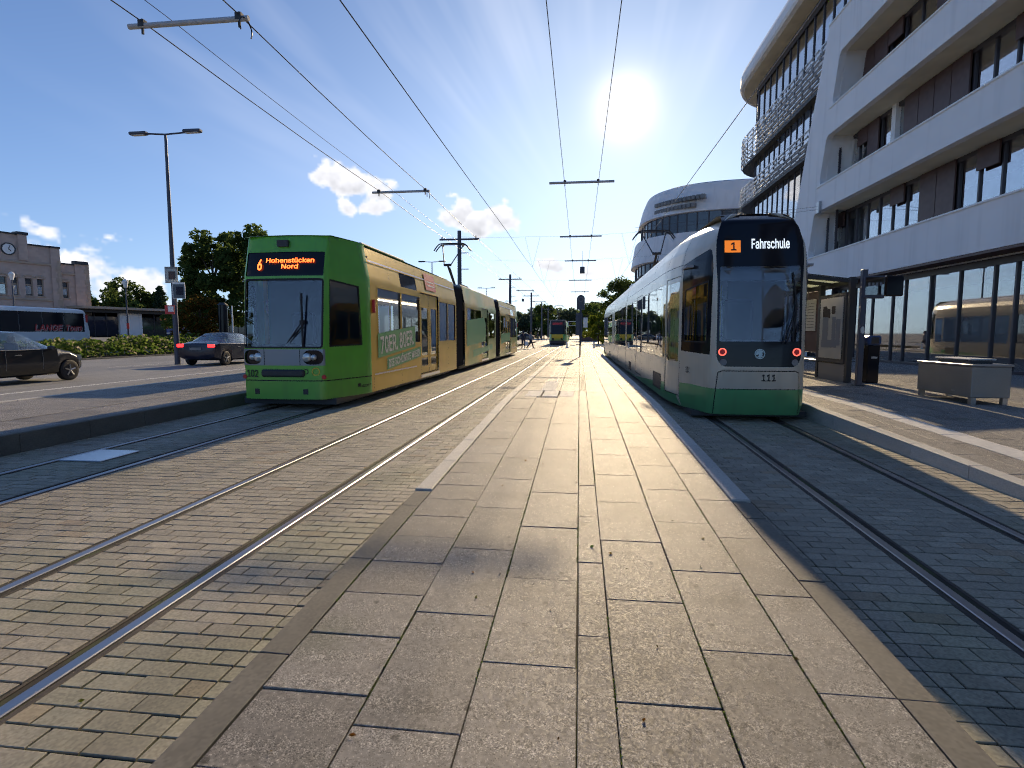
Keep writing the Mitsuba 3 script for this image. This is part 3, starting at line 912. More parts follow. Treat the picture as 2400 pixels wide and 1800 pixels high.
        for yy in (2.7, 4.9, 7.3):
            g.panel('panel_seam', sbox(S(yy) - 0.004, 2.66, S(yy) + 0.004, 3.26), 'ink', 0.0015, flip=flip, side=side, parent=sp)
        q = MB().obox(shg(np.array([side * (sc + 0.12)]), np.array([2.05]), 0.03)[0], [1, 0, 0], [0, 1, 0], [0, 0, 1], 0.03, 0.02, 0.14)
        g.mesh('indicator', q, 'red', flip=flip)
    g.mesh('roof', MB().box(-1.06, 1.06, 1.2, 9.5, 3.20, 3.26), 'grey', flip=flip)
    g.mesh('roof_box', MB().box(-0.95, 0.95, 1.7, 4.6, 3.26, 3.42, 0.03), 'interior', flip=flip)
    g.mesh('roof_box', MB().box(-0.95, 0.95, 4.8, 9.0, 3.26, 3.36, 0.03), 'grey', flip=flip)
    g.mesh('floor', MB().box(-1.15, 1.15, 1.6, 9.5, 0.30, 0.36), 'dark', flip=flip)
    g.mesh('ceiling', MB().box(-1.05, 1.05, 1.6, 9.5, 2.66, 2.70), 'interior', flip=flip)
    seats(g, 1.9, 5.0, 3, 0.75) if not flip else None
    und = MB().box(-0.95, 0.95, 0.25, 9.5, 0.10, 0.22)
    for yy in (2.6, 4.3):
        for sx in (-0.5, 0.5):
            und.cyl([sx - 0.05, yy, 0.29], [sx + 0.05, yy, 0.29], 0.29, n=20)
    g.mesh('bogie', und, 'dark', flip=flip)
# middle section
S = lambda y: shg.s_at(y)
ma, mb_ = 11.0, 18.7
for side in (1, -1):
    wins = [sbox(S(11.45), 1.22, S(13.0), 2.48), sbox(S(13.06), 1.22, S(14.5), 2.48), sbox(S(16.4), 1.22, S(18.3), 2.48)]
    door = sbox(S(14.6), 0.34, S(16.3), 2.60)
    g.panel('side_panel', sbox(S(ma), 0.22, S(mb_), TOP).difference(unary_union(wins + [door])), 'goldpaint', side=side)
    for w in wins:
        wk = g.panel('window', w, 'pane', -0.02, side=side)
        g.panel('window_frame', w.buffer(0.02, join_style=2).difference(w.buffer(-0.02)), 'goldpaint', 0.006, side=side, parent=wk)
    a, b = S(14.6), S(16.3)
    mid = (a + b) / 2
    for lo, hi in ((a + 0.02, mid - 0.012), (mid + 0.012, b - 0.02)):
        gl = rrect(lo + 0.12, 0.55, hi - 0.12, 2.2, 0.04)
        d = g.panel('door', sbox(lo, 0.36, hi, 2.58).difference(gl), 'goldpaint', -0.03, side=side)
        g.panel('pane', gl, 'pane', -0.04, side=side, parent=d)
    g.panel('door_gap', sbox(mid - 0.012, 0.36, mid + 0.012, 2.58), 'rubber', -0.045, side=side)
    g.panel('door_sill', sbox(a - 0.05, 0.235, b + 0.05, 0.325), 'silver', 0.02, side=side)
g.mesh('roof', MB().box(-1.06, 1.06, ma, mb_, 3.20, 3.26), 'grey')
g.mesh('roof_box', MB().box(-0.9, 0.9, ma + 0.6, mb_ - 0.6, 3.26, 3.38, 0.03), 'interior')
g.mesh('floor', MB().box(-1.15, 1.15, ma, mb_, 0.30, 0.36), 'dark')
g.mesh('ceiling', MB().box(-1.05, 1.05, ma, mb_, 2.66, 2.70), 'interior')
g.mesh('bogie', MB().box(-0.95, 0.95, ma, mb_, 0.10, 0.22), 'dark')
for a, b in ((9.55, 11.0), (18.7, Lg - 9.55)):
    rings = []
    for i, y in enumerate(np.linspace(a, b, 19)):
        w = 1.12 if i % 2 == 0 else 1.06
        rings.append(np.array([[-w, y, 0.28], [w, y, 0.28], [w, y, 3.1], [w - 0.15, y, 3.22], [-w + 0.15, y, 3.22], [-w, y, 3.1]]))
    g.mesh('bellows', MB().loft(rings), 'bellows')
pc = plg(np.array([0, 14.2, 0]))
pantograph(pg, pc[0], pc[1], 3.40, 5.36, pg, 0.8)

# lettering on the green tram
up = np.array([0, 0, 1.0])


def on_front(T_, txt, h, s, z, m, out=0.012, width=None, bold=True, parent=None, emit=None, center=True, name='lettering', sgn=1.0):
    p0 = T_.place(T_.sh(np.array([s - 0.05, s + 0.05]), np.array([z, z]), out))
    p1 = T_.place(T_.sh(np.array([s]), np.array([z + h]), out))[0]
    c = (p0[0] + p0[1]) / 2
    return put(name, text(txt, h, c, p0[1] - p0[0], p1 - c, 0.003, bold, width, center=center), m, parent or T_.k, emit=emit)


on_front(g, '102', 0.13, -0.63, 0.645, 'ink', width=0.24)
LED = (1.1, 0.12, 0.02)
on_front(g, '6', 0.20, -0.50, 2.68, 'orange', width=0.10, emit=LED, name='display_number')
on_front(g, 'Hohenstücken', 0.085, 0.12, 2.815, 'orange', width=0.95, emit=LED, name='display_text')
on_front(g, 'Nord', 0.085, 0.12, 2.70, 'orange', width=0.33, emit=LED, name='display_text')


def ring_mesh(T_, s, z, r0, r1, out=0.008):
    th = np.linspace(0, 2 * np.pi, 25)
    P = [T_.place(T_.sh(s + r * np.cos(th), z + r * np.sin(th), out)) for r in (r0, r1)]
    return MB().loft([P[0], P[1]], closed=False)


put('round_badge', ring_mesh(g, 0.66, 0.75, 0.058, 0.078), 'yellow', pg)
put('round_badge', ring_mesh(g, 0.47, 0.75, 0.035, 0.05), 'railrust', pg)
pz = lambda y, z, out=0.0: plg(shg(np.array([shg.s_at(y)]), np.array([z]), out))[0]
for k_, (a, b, z) in enumerate(((0.95, 1.03, 0.38), (1.05, 1.40, 0.395), (1.05, 1.28, 0.365))):
    g.panel('operator_mark', sbox(shg.s_at(a), z, shg.s_at(b), z + (0.07 if k_ == 0 else 0.018)), 'ink', 0.004)
ey = plg(np.array([0, 1.0, 0])) - plg(np.array([0, 0, 0]))
tl = math.tan(math.radians(4.2))
dirb = ey / np.linalg.norm(ey) + np.array([0, 0, tl])
upb = np.cross(np.cross(dirb, up), dirb)
for y0, y1, z0, z1, s, h, wd, dy, dz in ((1.84, 4.60, 0.93, 1.47, '70ER. 80ER.', 0.36, 2.45, 0.12, 0.09), (2.40, 5.10, 0.64, 0.915, 'DIE SCHÖNSTE MUSIK', 0.17, 2.5, 0.09, 0.05)):
    ln = y1 - y0
    poly = Polygon([(shg.s_at(y0), z0), (shg.s_at(y1), z0 + ln * tl), (shg.s_at(y1), z1 + ln * tl), (shg.s_at(y0), z1)])
    bk = g.panel('banner', poly, 'banner', 0.008)
    put('lettering', text(s, h, pz(y0 + dy, z0 + dz, 0.011), dirb, upb, 0.003, True, wd), 'decal', bk)
# upper red sticker with two pale lines, and a second banner on the middle section
bk = g.panel('red_sticker', sbox(shg.s_at(5.75), 2.72, shg.s_at(6.85), 3.2), 'red', 0.02)
for z in (2.84, 2.95):
    g.panel('sticker_line', sbox(shg.s_at(5.95), z, shg.s_at(6.7), z + 0.035), 'decal', 0.024, parent=bk)
g.panel('banner', Polygon([(S(11.3), 0.98), (S(15.6), 1.12), (S(15.6), 1.95), (S(15.1), 2.2), (S(11.3), 1.98)]), 'banner', 0.009)
g.panel('banner', Polygon([(S(20.5), 0.9), (S(24.4), 1.05), (S(24.4), 1.55), (S(20.5), 1.45)]), 'banner', 0.009)
g.panel('banner', Polygon([(S(12.6), 0.5), (S(17.6), 0.72), (S(17.6), 0.95), (S(12.6), 0.8)]), 'banner', 0.009)

# ---- cream tram
Lc = 30.0
shc = Shell([(0, 0), (0.40, 0.015), (0.62, 0.05), (0.72, 0.12), (0.80, 0.30), (0.95, 0.75), (1.07, 1.25), (1.15, 1.9), (1.18, 2.6), (1.18, 3.2)], Lc,
            ([0, 0.3, 2.45, 2.7, 2.95, 3.2, 3.40, 3.48], [0.08, 0.0, 0.0, 0.02, 0.07, 0.20, 0.44, 0.64]),
            ([0, 0.3, 0.9, 1.3, 2.5, 3.0, 3.3, 3.42, 3.48], [0.16, 0.05, 0.0, 0.02, 0.16, 0.26, 0.33, 0.44, 0.66]), (0.32, 1.08))
pk = thing('cream_tram', 'cream and green low floor tram numbered 111 showing the word Fahrschule', 'tram')
plc = placer(2.90, 9.38, math.radians(-0.25))
SA2 = np.concatenate([np.arange(-3.2, 3.21, 0.08), np.arange(-33, -3.2, 1.0), np.arange(3.6, 33, 1.0)])
SB2 = np.concatenate([np.arange(0, 2.4, 0.3), np.arange(2.4, 3.37, 0.05)])
c = Tram(pk, shc, plc, SA2, SB2)
TOPC = 3.48


def green_line(a0, a1, fl):
    a = np.linspace(a0, a1, 50)
    z = 0.56 + 0.05 * np.clip((np.abs(a) - 0.8) / 1.2, 0, 1) - 0.42 * np.clip((np.abs(a) - 1.5) / 7.0, 0, 1) ** 0.8
    return a, z


Sc = shc.s_at
a, z = green_line(-Sc(9.0), Sc(9.0), 0)
low = Polygon([(a[0], 0.13)] + list(zip(a, z)) + [(a[-1], 0.13)])
mask = Polygon([(-0.78, 3.5), (-0.67, 2.3), (-0.67, 1.15)] + [(-0.67 + 0.16 * (1 - math.cos(t)), 1.15 - 0.22 * math.sin(t)) for t in np.linspace(0.2, math.pi / 2, 6)]
               + [(0.51 + 0.16 * math.sin(t), 0.93 + 0.22 * (1 - math.cos(t))) for t in np.linspace(0, 1.4, 6)] + [(0.67, 1.15), (0.67, 2.3), (0.78, 3.5)])
wind = rrect(-0.63, 1.34, 0.63, 2.56, 0.03)
for flip in (False, True):
    sw = [Polygon([(m * 0.80, 1.12), (m * 0.76, 2.55), (m * 0.79, 2.72), (m * 0.86, 2.84), (m * 0.95, 2.87), (m * Sc(1.12), 2.70), (m * Sc(1.12), 1.16)]) for m in (1, -1)]
    fend = 1.16
    bodyp = sbox(-Sc(fend), 0.13, Sc(fend), TOPC)
    holes = unary_union([mask] + sw)
    seam = LineString([(-0.70, 0.14), (-0.66, 0.60), (-0.64, 0.83), (-0.58, 0.86), (0.58, 0.86), (0.64, 0.83), (0.66, 0.60), (0.70, 0.14)]).buffer(0.008)
    seam = seam.union(LineString(list(zip(*[q[(np.abs(a) < 0.67)] for q in (a, z)]))).buffer(0.006))
    nose = c.panel('nose', bodyp.difference(holes).difference(low).difference(seam), 'creampaint', flip=flip)
    c.panel('nose_skirt', bodyp.intersection(low).difference(holes).difference(seam), 'tramgreen', flip=flip)
    c.panel('seam', seam, 'ink', -0.012, flip=flip, parent=nose)
    c.panel('front_mask', mask.intersection(sbox(-2, 0, 2, TOPC)).difference(wind), 'tramblack', 0.002, flip=flip)
    c.panel('windshield', wind, 'windshield', -0.004, flip=flip)
    for w, m in zip(sw, (1, -1)):
        inner = Polygon([(m * 0.90, 1.33), (m * 0.88, 2.34), (m * Sc(1.0), 2.24), (m * Sc(1.0), 1.33)])
        wk = c.panel('cab_window', w.difference(inner), 'tramblack', -0.003, flip=flip)
        c.panel('pane', inner, 'pane', -0.006, flip=flip, parent=wk)
        c.panel('pane_trim', LineString(list(inner.exterior.coords)).buffer(0.012), 'rubber', 0.003, flip=flip, parent=wk)
    for m in (-0.58, 0.58):
        P = shc(np.array([m]), np.array([1.17]), 0.0)[0]
        t = np.linspace(0, 2 * np.pi, 25)
        rg = [np.stack([P[0] + q * np.cos(t), P[1] - 0.02 + dy - 0.0 * t, 1.17 + q * np.sin(t)], 1) for q, dy in ((0.064, 0.015), (0.064, 0.0), (0.046, 0.0), (0.046, 0.015))]
        if not flip:
            c.mesh('tail_light', MB().loft(rg, cap=False), 'red', emit=(0.34, 0.05, 0.035))
            c.mesh('tail_light_core', MB().cyl([P[0], P[1] + 0.02, 1.17], [P[0], P[1] - 0.012, 1.17], 0.040, n=16), 'red', smooth=40)
        P = shc(np.array([m * 0.96]), np.array([1.0]), 0.0)[0]
        c.mesh('fog_light', MB().cyl([P[0], P[1] + 0.02, 1.0], [P[0], P[1] - 0.018, 1.0], 0.06, 0.05, 18), 'grey' if not flip else 'lens', smooth=40, flip=flip)
    wp = MB()
    for x0, x1 in ((0.34, 0.52), (0.40, 0.55)):
        wp.tube([shc(np.array([x0]), np.array([1.30]), 0.03)[0], shc(np.array([x1]), np.array([1.82]), 0.05)[0]], 0.011, 6)
    wp.tube([shc(np.array([0.50]), np.array([1.36]), 0.025)[0], shc(np.array([0.56]), np.array([1.9]), 0.03)[0], shc(np.array([0.50]), np.array([2.45]), 0.02)[0]], 0.012, 6)
    c.mesh('wiper', wp, 'rubber', flip=flip)
    c.mesh('cab_floor', MB().box(-0.62, 0.62, 0.25, 2.2, 0.86, 0.92).box(-0.9, 0.9, 0.7, 2.2, 0.86, 0.92), 'interior', flip=flip)
    c.mesh('dashboard', MB().box(-0.60, 0.60, 0.22, 0.55, 0.95, 1.36, 0.06), 'grey', flip=flip)
    c.mesh('driver_seat', MB().box(-0.26, 0.26, 1.25, 1.4, 1.2, 2.1, 0.05).box(-0.26, 0.26, 0.9, 1.35, 1.15, 1.28, 0.04), 'cloth_dark', flip=flip)
    c.mesh('partition', MB().box(0.0, 1.08, 2.1, 2.14, 0.5, 2.6).box(-1.08, -1.0, 2.1, 2.14, 0.5, 2.6), 'dark', flip=flip)
    c.mesh('sun_blind', MB().box(-0.6, 0.6, 0.55, 0.58, 2.36, 2.56), 'interior', flip=flip)
    # sections behind the nose
    y2 = 11.0
    for side in (1, -1):
        al = Polygon([(Sc(fend), 0.13)] + [(x_, z_) for x_, z_ in zip(a, z) if x_ > Sc(fend)] + [(Sc(9.0), 0.18), (Sc(y2), 0.18), (Sc(y2), 0.13)])
        flank = sbox(Sc(fend), 0.13, Sc(y2), TOPC)
        d0, d1 = Sc(1.2), Sc(2.15)
        door1 = sbox(d0, 0.32, d1, 2.52)
        door2 = sbox(Sc(6.2), 0.32, Sc(7.6), 2.52)
        bands = [sbox(Sc(2.22), 0.98, Sc(6.12), 2.46), sbox(Sc(7.68), 0.98, Sc(10.8), 2.46)]
        grille = [rrect(Sc(2.55), 0.28, Sc(3.75), 0.62, 0.03), rrect(Sc(9.0), 0.28, Sc(9.8), 0.55, 0.03)]
        hol = unary_union([door1, door2] + bands)
        sp = c.panel('side_panel', flank.difference(al).difference(hol), 'creampaint', flip=flip, side=side)
        c.panel('side_skirt', flank.intersection(al).difference(hol), 'tramgreen', flip=flip, side=side)
        for q in grille:
            c.panel('wheel_recess', q, 'dark', 0.004, flip=flip, side=side)
        for w in bands:
            x0, _, x1, _ = w.bounds
            n = max(2, round((x1 - x0) / 1.35))
            e = np.linspace(x0, x1, n + 1)
            for p_, q_ in zip(e[:-1], e[1:]):
                c.panel('window', sbox(p_ + 0.008, 0.985, q_ - 0.008, 2.455), 'mirrorpane', -0.002, flip=flip, side=side)
        for dd, (p_, q_) in ((door1, (d0, d1)), (door2, (Sc(6.2), Sc(7.6)))):
            gl = rrect(p_ + 0.07, 0.95, q_ - 0.07, 2.42, 0.03)
            dk = c.panel('door', dd.buffer(-0.012, join_style=2).difference(gl), 'creampaint', -0.006, flip=flip, side=side)
            c.panel('pane', gl, 'mirrorpane', -0.008, flip=flip, side=side, parent=dk)
        for yy in (1.175, 2.18, 4.2, 6.15, 7.64, 8.9):
            c.panel('panel_seam', sbox(Sc(yy) - 0.005, 0.2, Sc(yy) + 0.005, 0.97), 'ink', 0.0015, flip=flip, side=side, parent=sp)
            c.panel('panel_seam', sbox(Sc(yy) - 0.004, 2.48, Sc(yy) + 0.004, 3.4), 'ink', 0.0015, flip=flip, side=side, parent=sp)
        c.panel('cove_seam', sbox(Sc(fend), 2.70, Sc(y2), 2.712), 'ink', 0.0015, flip=flip, side=side, parent=sp)
    c.mesh('roof', MB().loft([np.array([[-w, yy, 3.45], [-w * 0.6, yy, zz], [0, yy, zz + 0.02], [w * 0.6, yy, zz], [w, yy, 3.45]]) for w, yy, zz in ((0.60, 0.60, 3.46), (0.60, 0.95, 3.50), (0.62, 1.6, 3.52), (0.64, 11.0, 3.52))], closed=False), 'creampaint', flip=flip, smooth=40)
    c.mesh('floor', MB().box(-1.1, 1.1, 2.2, 11.0, 0.30, 0.36), 'grey', flip=flip)
    c.mesh('ceiling', MB().box(-1.05, 1.05, 0.75, 11.0, 2.62, 2.66), 'interior', flip=flip)
    und = MB().box(-0.95, 0.95, 0.5, 11.0, 0.05, 0.14)
    c.mesh('bogie', und, 'dark', flip=flip)
    if not flip:
        seats(c, 2.6, 10.4, 6, 0.72)
        hr = MB()
        for y in (2.9, 4.3, 5.7, 7.8):
            for x in (-0.42, 0.42):
                hr.cyl([x, y, 0.36], [x, y, 2.6], 0.017, n=6)
        c.mesh('handrail', hr, 'yellow')
ma, mb2 = 11.08, 17.4
for side in (1, -1):
    band = sbox(Sc(11.3), 0.98, Sc(17.2), 2.46)
    door = sbox(Sc(13.6), 0.32, Sc(14.9), 2.52)
    c.panel('side_panel', sbox(Sc(ma), 0.13, Sc(mb2), TOPC).difference(band.union(door)), 'creampaint', side=side)
    e = np.linspace(Sc(11.3), Sc(17.2), 5)
    for p_, q_ in zip(e[:-1], e[1:]):
        c.panel('window', sbox(p_ + 0.008, 0.985, q_ - 0.008, 2.455).difference(door), 'mirrorpane', -0.002, side=side)
    gl = rrect(Sc(13.67), 0.95, Sc(14.83), 2.42, 0.03)
    dk = c.panel('door', door.buffer(-0.012, join_style=2).difference(gl), 'creampaint', -0.006, side=side)
    c.panel('pane', gl, 'mirrorpane', -0.008, side=side, parent=dk)
    c.panel('side_panel', sbox(Sc(mb2 + 0.08), 0.13, Sc(Lc - 11.0), TOPC), 'creampaint', side=side)
c.mesh('roof', MB().loft([np.array([[-0.64, yy, 3.45], [-0.37, yy, 3.52], [0, yy, 3.54], [0.37, yy, 3.52], [0.64, yy, 3.45]]) for yy in (ma, 19.0)], closed=False), 'creampaint')
c.mesh('floor', MB().box(-1.1, 1.1, ma, 19.0, 0.30, 0.36), 'grey')
c.mesh('ceiling', MB().box(-1.05, 1.05, ma, 19.0, 2.62, 2.66), 'interior')
c.mesh('bogie', MB().box(-0.95, 0.95, ma, 19.0, 0.05, 0.14), 'dark')
for y in (11.0, 17.4, 19.0):
    prof = [(-1.09, 0.14), (1.09, 0.14), (1.17, 0.4), (1.17, 2.45), (1.08, 2.95), (0.72, 3.40), (-0.72, 3.40), (-1.08, 2.95), (-1.17, 2.45), (-1.17, 0.4)]
    c.mesh('bellows', MB().loft([np.array([[x_, y + d, z_] for x_, z_ in prof]) for d in (-0.03, 0.11)], cap=False), 'bellows')
pc = plc(np.array([0, 13.2, 0]))
pantograph(pk, pc[0], pc[1], 3.54, 5.45, pk, 0.8)
on_front(c, '111', 0.105, 0.14, 0.70, 'ink', 0.006, width=0.225)
P0 = plc(shc(np.array([-Sc(0.86)]), np.array([0.78]), 0.006))[0]
put('lettering', text('111', 0.10, plc(shc(np.array([-Sc(0.90)]), np.array([0.78]), 0.006))[0], plc(shc(np.array([-Sc(0.62)]), np.array([0.78]), 0.006))[0] - plc(shc(np.array([-Sc(0.90)]), np.array([0.78]), 0.006))[0], up, 0.003, False, 0.15), 'ink', pk)
on_front(c, 'Fahrschule', 0.155, 0.16, 2.85, 'white', 0.012, width=0.60, emit=(0.16, 0.18, 0.20), name='display_text')
dp = c.panel('line_panel', sbox(-0.555, 2.79, -0.295, 2.99), 'amberpanel', 0.007, emit=(0.16, 0.04, 0.004))
on_front(c, '1', 0.13, -0.425, 2.825, 'ink', 0.014, parent=dp)
em = put('emblem', ring_mesh(c, 0.0, 1.14, 0.068, 0.082, 0.008), 'emblem', pk)
th = np.linspace(0, 2 * np.pi, 21)[:-1]
bird = Polygon([(-0.045, 0.03), (0.02, 0.05), (0.055, 0.01), (0.05, -0.03), (0.02, -0.045), (-0.02, -0.03), (-0.055, -0.035), (-0.02, -0.005)])
bird = Point(0, 0).buffer(0.062, 8).difference(Polygon([(-0.062, -0.02), (-0.015, -0.005), (-0.02, -0.035), (-0.05, -0.05)])).difference(Polygon([(0.03, 0.02), (0.045, -0.01), (0.03, -0.03), (0.062, -0.03), (0.065, 0.02)]))
c.panel('emblem_field', affinity.translate(bird, 0, 1.14), 'emblem', 0.006, parent=None)

# ---------------------------------------------------------------- modern office building on the right
ob = thing('office_building', 'modern white office building with long window bands and louvred balconies at its rounded end', 'building')
FX = 12.0


def YZ(poly, x, h):
    """outline in (Y, Z) as a slab from x to x + h"""
    return MB().extr(poly, h, frame([x, 0, 0], [0, 1, 0], [0, 0, 1]))


def round_in(poly, r):
    return poly.buffer(-r, join_style=1).buffer(r, 6, join_style=1)


def e_line(z):      # far edge of the bays, leaning
    return 33.35 - 0.30 * z


outer = Polygon([(-16, 3.95), (35.4, 3.95), (33.5, 8.52), (32.0, 12.48), (30.25, 16.45), (-16, 16.45)])
bays = [(5.40, 7.65), (8.88, 11.15), (12.40, 14.65)]
holes = [round_in(Polygon([(-15, a), (e_line(a), a), (e_line(b), b), (-15, b)]), 0.35) for a, b in bays]
put('facade', YZ(outer.difference(unary_union(holes)), FX, 0.28), 'facade', ob)
put('facade_foot', YZ(Polygon([(32.4, 0.2), (36.6, 0.2), (35.4, 3.95), (32.9, 3.95)]), FX, 0.5), 'facade', ob)
put('sill', MB().box(FX - 0.05, FX + 0.32, -15, 30.3, 16.42, 16.49, 0.01), 'white', ob)
bays.append((16.45, 19.4))
for i, (a, b) in enumerate(bays):
    top = i == 3
    ya = e_line(a) if not top else 44.0
    yb = e_line(b) if not top else 44.0
    gx = 12.78 if top else 13.36
    if not top:
        put('sill', MB().box(FX - 0.05, FX + 0.32, -15, ya + 0.15, a - 0.03, a + 0.035, 0.01), 'white', ob)
        put('soffit', MB().box(FX + 0.285, 13.4, -15, yb, b + 0.005, b + 0.14), 'soffit', ob)
        put('recess_end', YZ(Polygon([(ya + 0.02, a - 0.4), (ya + 0.3, a - 0.4), (yb + 0.3, b + 0.1), (yb + 0.02, b + 0.1)]), FX + 0.285, 1.2), 'facade', ob)
        put('head_strip', MB().box(13.25, 13.45, -12, yb, b - 0.16, b + 0.003), 'frame', ob)
    put('balcony_floor', MB().box(FX + 0.285, 13.4, -15, min(ya, 31), a - 0.5, a - 0.4), 'soffit', ob)
    put('room_back', MB().box(16.5, 16.6, -15, 33, a - 0.5, b + 0.3), 'room', ob)
    put('room_ceiling', MB().box(13.5, 16.5, -15, 33, b + 0.05, b + 0.12), 'room', ob)
    y = ya - 0.25
    k_ = 0
    w = [1.05, 0.98, 1.12, 1.2][i]
    blind = {0: [7, 8, 13, 14, 20, 21], 1: [2, 5, 6, 7, 8, 12, 13, 14, 19, 20], 2: [0, 1, 5, 6, 7, 10, 11, 16, 17, 18], 3: []}[i]
    while y > -12:
        put('window', MB().quad([gx, y, a - 0.4], [gx, y - w, a - 0.4], [gx, y - w, b], [gx, y, b]), 'skypane', ob)
        put('mullion', MB().box(gx - 0.06, gx + 0.06, y - 0.045, y + 0.045, a - 0.4, b, 0.01), 'frame', ob)
        if k_ in blind:
            put('screen_panel', MB().box(13.18, 13.24, y - w + 0.02, y - 0.02, a + (0.30 if (k_ + i) % 3 == 0 else -0.35), b - 0.02), 'brownpanel', ob)
        elif (k_ * 7 + i * 3) % 5 == 0 and not top:
            put('screen_panel', MB().box(13.18, 13.24, y - w + 0.02, y - 0.02, b - 0.75, b - 0.02), 'brownpanel', ob)
        elif (k_ * 5 + i) % 7 == 0 and not top:
            put('pilaster', MB().box(13.15, 13.35, y - 0.42, y - 0.1, a - 0.4, b), 'facade', ob)
        y -= w
        k_ += 1


def ell(cx, cy, a, b, n=18):
    t = np.linspace(0, np.pi / 2, n)
    return [(cx - a * math.cos(q), cy + b * math.sin(q)) for q in t]


def path_pts(pts, step):
    L = LineString(pts)
    return np.array([L.interpolate(d).coords[0] for d in np.arange(0, L.length, step)])


# eave and rounded nose
m = MB()
rim = [(0.35, 19.42), (0.08, 19.50), (0.0, 19.66), (0.0, 20.15), (0.12, 20.5), (0.5, 20.75)]
for (d0, z0), (d1, z1) in zip(rim[:-1], rim[1:]):
    p0, p1 = ([(11.55 + d, -16)] + ell(17, 43.5, 5.45 - d, 6 - d) + [(34, 49.5 - d)] for d in (d0, d1))
    m.loft([np.array([[*q, z0] for q in p0]), np.array([[*q, z1] for q in p1])], closed=False)
put('roof_edge', m, 'facade', ob, smooth=50)
put('roof_soffit', MB().extr(Polygon([(11.85, -16)] + ell(17, 43.5, 5.15, 5.7) + [(34, 49.2), (34, -16)]), 0.02, frame([0, 0, 19.42], [1, 0, 0], [0, 1, 0])), 'soffit', ob)
put('roof_deck', MB().extr(Polygon([(12.05, -16)] + ell(17, 43.5, 4.95, 5.5) + [(34, 49), (34, -16)]), 0.05, frame([0, 0, 20.72], [1, 0, 0], [0, 1, 0])), 'grey', ob)
gl_path = [(12.75, 30.2), (12.75, 43.8)] + ell(17, 43.8, 4.25, 3.4, 16)[1:] + [(30, 47.2)]
put('soffit_trim', MB().loft([np.array([[q[0] - 0.05, q[1] + 0.0, z] for q in gl_path]) for z in (18.9, 19.42)], closed=False), 'frame', ob)
G = path_pts(gl_path, 0.98)
for z0, z1 in ((0.3, 3.9), (5.2, 7.9), (8.4, 11.1), (12.35, 14.6), (16.4, 19.4)):
    fr = MB()
    for i, (p, q) in enumerate(zip(G[:-1], G[1:])):
        if z0 > 16 and p[1] < 43.9 and p[0] < 12.9:
            continue
        put('nose_window', MB().quad([*q, z0], [*p, z0], [*p, z1], [*q, z1]), 'skypane', ob)
        t = (q - p) / np.linalg.norm(q - p)
        fr.obox([*p, (z0 + z1) / 2], [*t, 0], [-t[1], t[0], 0], up, 0.028, 0.05, (z1 - z0) / 2)
    put('nose_frame', fr, 'frame', ob)
put('nose_core', MB().extr(Polygon([(17.5, 33.5), (17.5, 44), (19, 46), (30, 46), (30, 33.5)]), 19, frame([0, 0, 0.2], [1, 0, 0], [0, 1, 0])), 'room', ob)
for z0, z1 in ((3.9, 5.2), (7.9, 8.4), (11.1, 12.35), (14.6, 16.4)):
    put('spandrel', MB().loft([np.array([[*q, z] for q in gl_path]) for z in (z0, z1)], closed=False), 'frame' if z0 > 9 else 'facade', ob)
bal = [(12.22, 30.4), (12.22, 45.2)] + ell(17.0, 45.2, 4.78, 4.4)[1:] + [(24, 49.6)]
for zs, rails in ((11.2, np.linspace(11.3, 12.45, 5)), (14.2, np.linspace(14.35, 16.15, 7))):
    y0_ = e_line(rails[-1]) + 1.1
    sl = Polygon([(12.3, y0_)] + ell(17.0, 45.2, 4.7, 4.3) + [(24, 49.4), (24, 46.9), (17, 46.9), (12.72, 43.5), (12.72, y0_)])
    put('balcony_floor', MB().extr(sl, 0.12, frame([0, 0, zs - 0.12], [1, 0, 0], [0, 1, 0])), 'dark', ob)
    for r, z in enumerate(rails):
        pts = path_pts(bal, 0.07)
        pts = pts[pts[:, 1] > e_line(z) + 0.9]
        m = MB()
        i = int(rng.integers(0, 5))
        while i < len(pts) - 3:
            n_ = int(rng.integers(6, 15))
            seg = pts[i:i + n_:2]
            if len(seg) > 1:
                off = rng.normal(0, 0.025)
                m.tube(np.column_stack([seg[:, 0] + off, seg[:, 1], np.full(len(seg), z + rng.normal(0, 0.012))]), 0.055, 5)
            i += n_ + int(rng.integers(1, 4))
        m.tube(np.column_stack([pts[::4, 0] + 0.1, pts[::4, 1], np.full(len(pts[::4]), z)]), 0.02, 4)
        put('louvre_slat', m, 'louvre', ob)
    po = MB()
    for p in path_pts(bal, 1.3):
        if p[1] > y0_:
            po.box(p[0] + 0.07, p[0] + 0.13, p[1] - 0.03, p[1] + 0.03, zs, rails[-1] + 0.05)
    put('balcony_post', po, 'steel', ob)
# ground floor shop front
put('shop_soffit', MB().box(FX + 0.02, 13.6, -15, 33, 3.86, 3.94), 'brownpanel', ob)
put('light_strip', MB().box(12.75, 12.85, -15, 27, 3.82, 3.855), 'white', ob)
put('shop_fascia', MB().box(13.0, 13.12, -15, 33, 3.62, 3.86), 'frame', ob)
y = 31.0
i = 0
while y > -10:
    w = 1.62 if i % 4 else 0.9
    put('shop_window', MB().quad([13.06, y, 0.30], [13.06, y - w, 0.30], [13.06, y - w, 3.62], [13.06, y, 3.62]), 'mirrorpane', ob)
    put('shop_mullion', MB().box(13.0, 13.14, y - 0.045, y + 0.045, 0.24, 3.62, 0.01), 'frame', ob)
    y -= w
    i += 1
put('shop_plinth', MB().box(12.98, 13.14, -10, 31, 0.2, 0.34), 'frame', ob)
put('shop_back', MB().box(17.4, 17.5, -12, 33, 0.2, 3.9), 'room', ob)
put('shop_ceiling', MB().box(13.2, 17.4, -12, 33, 3.66, 3.72), 'room', ob)
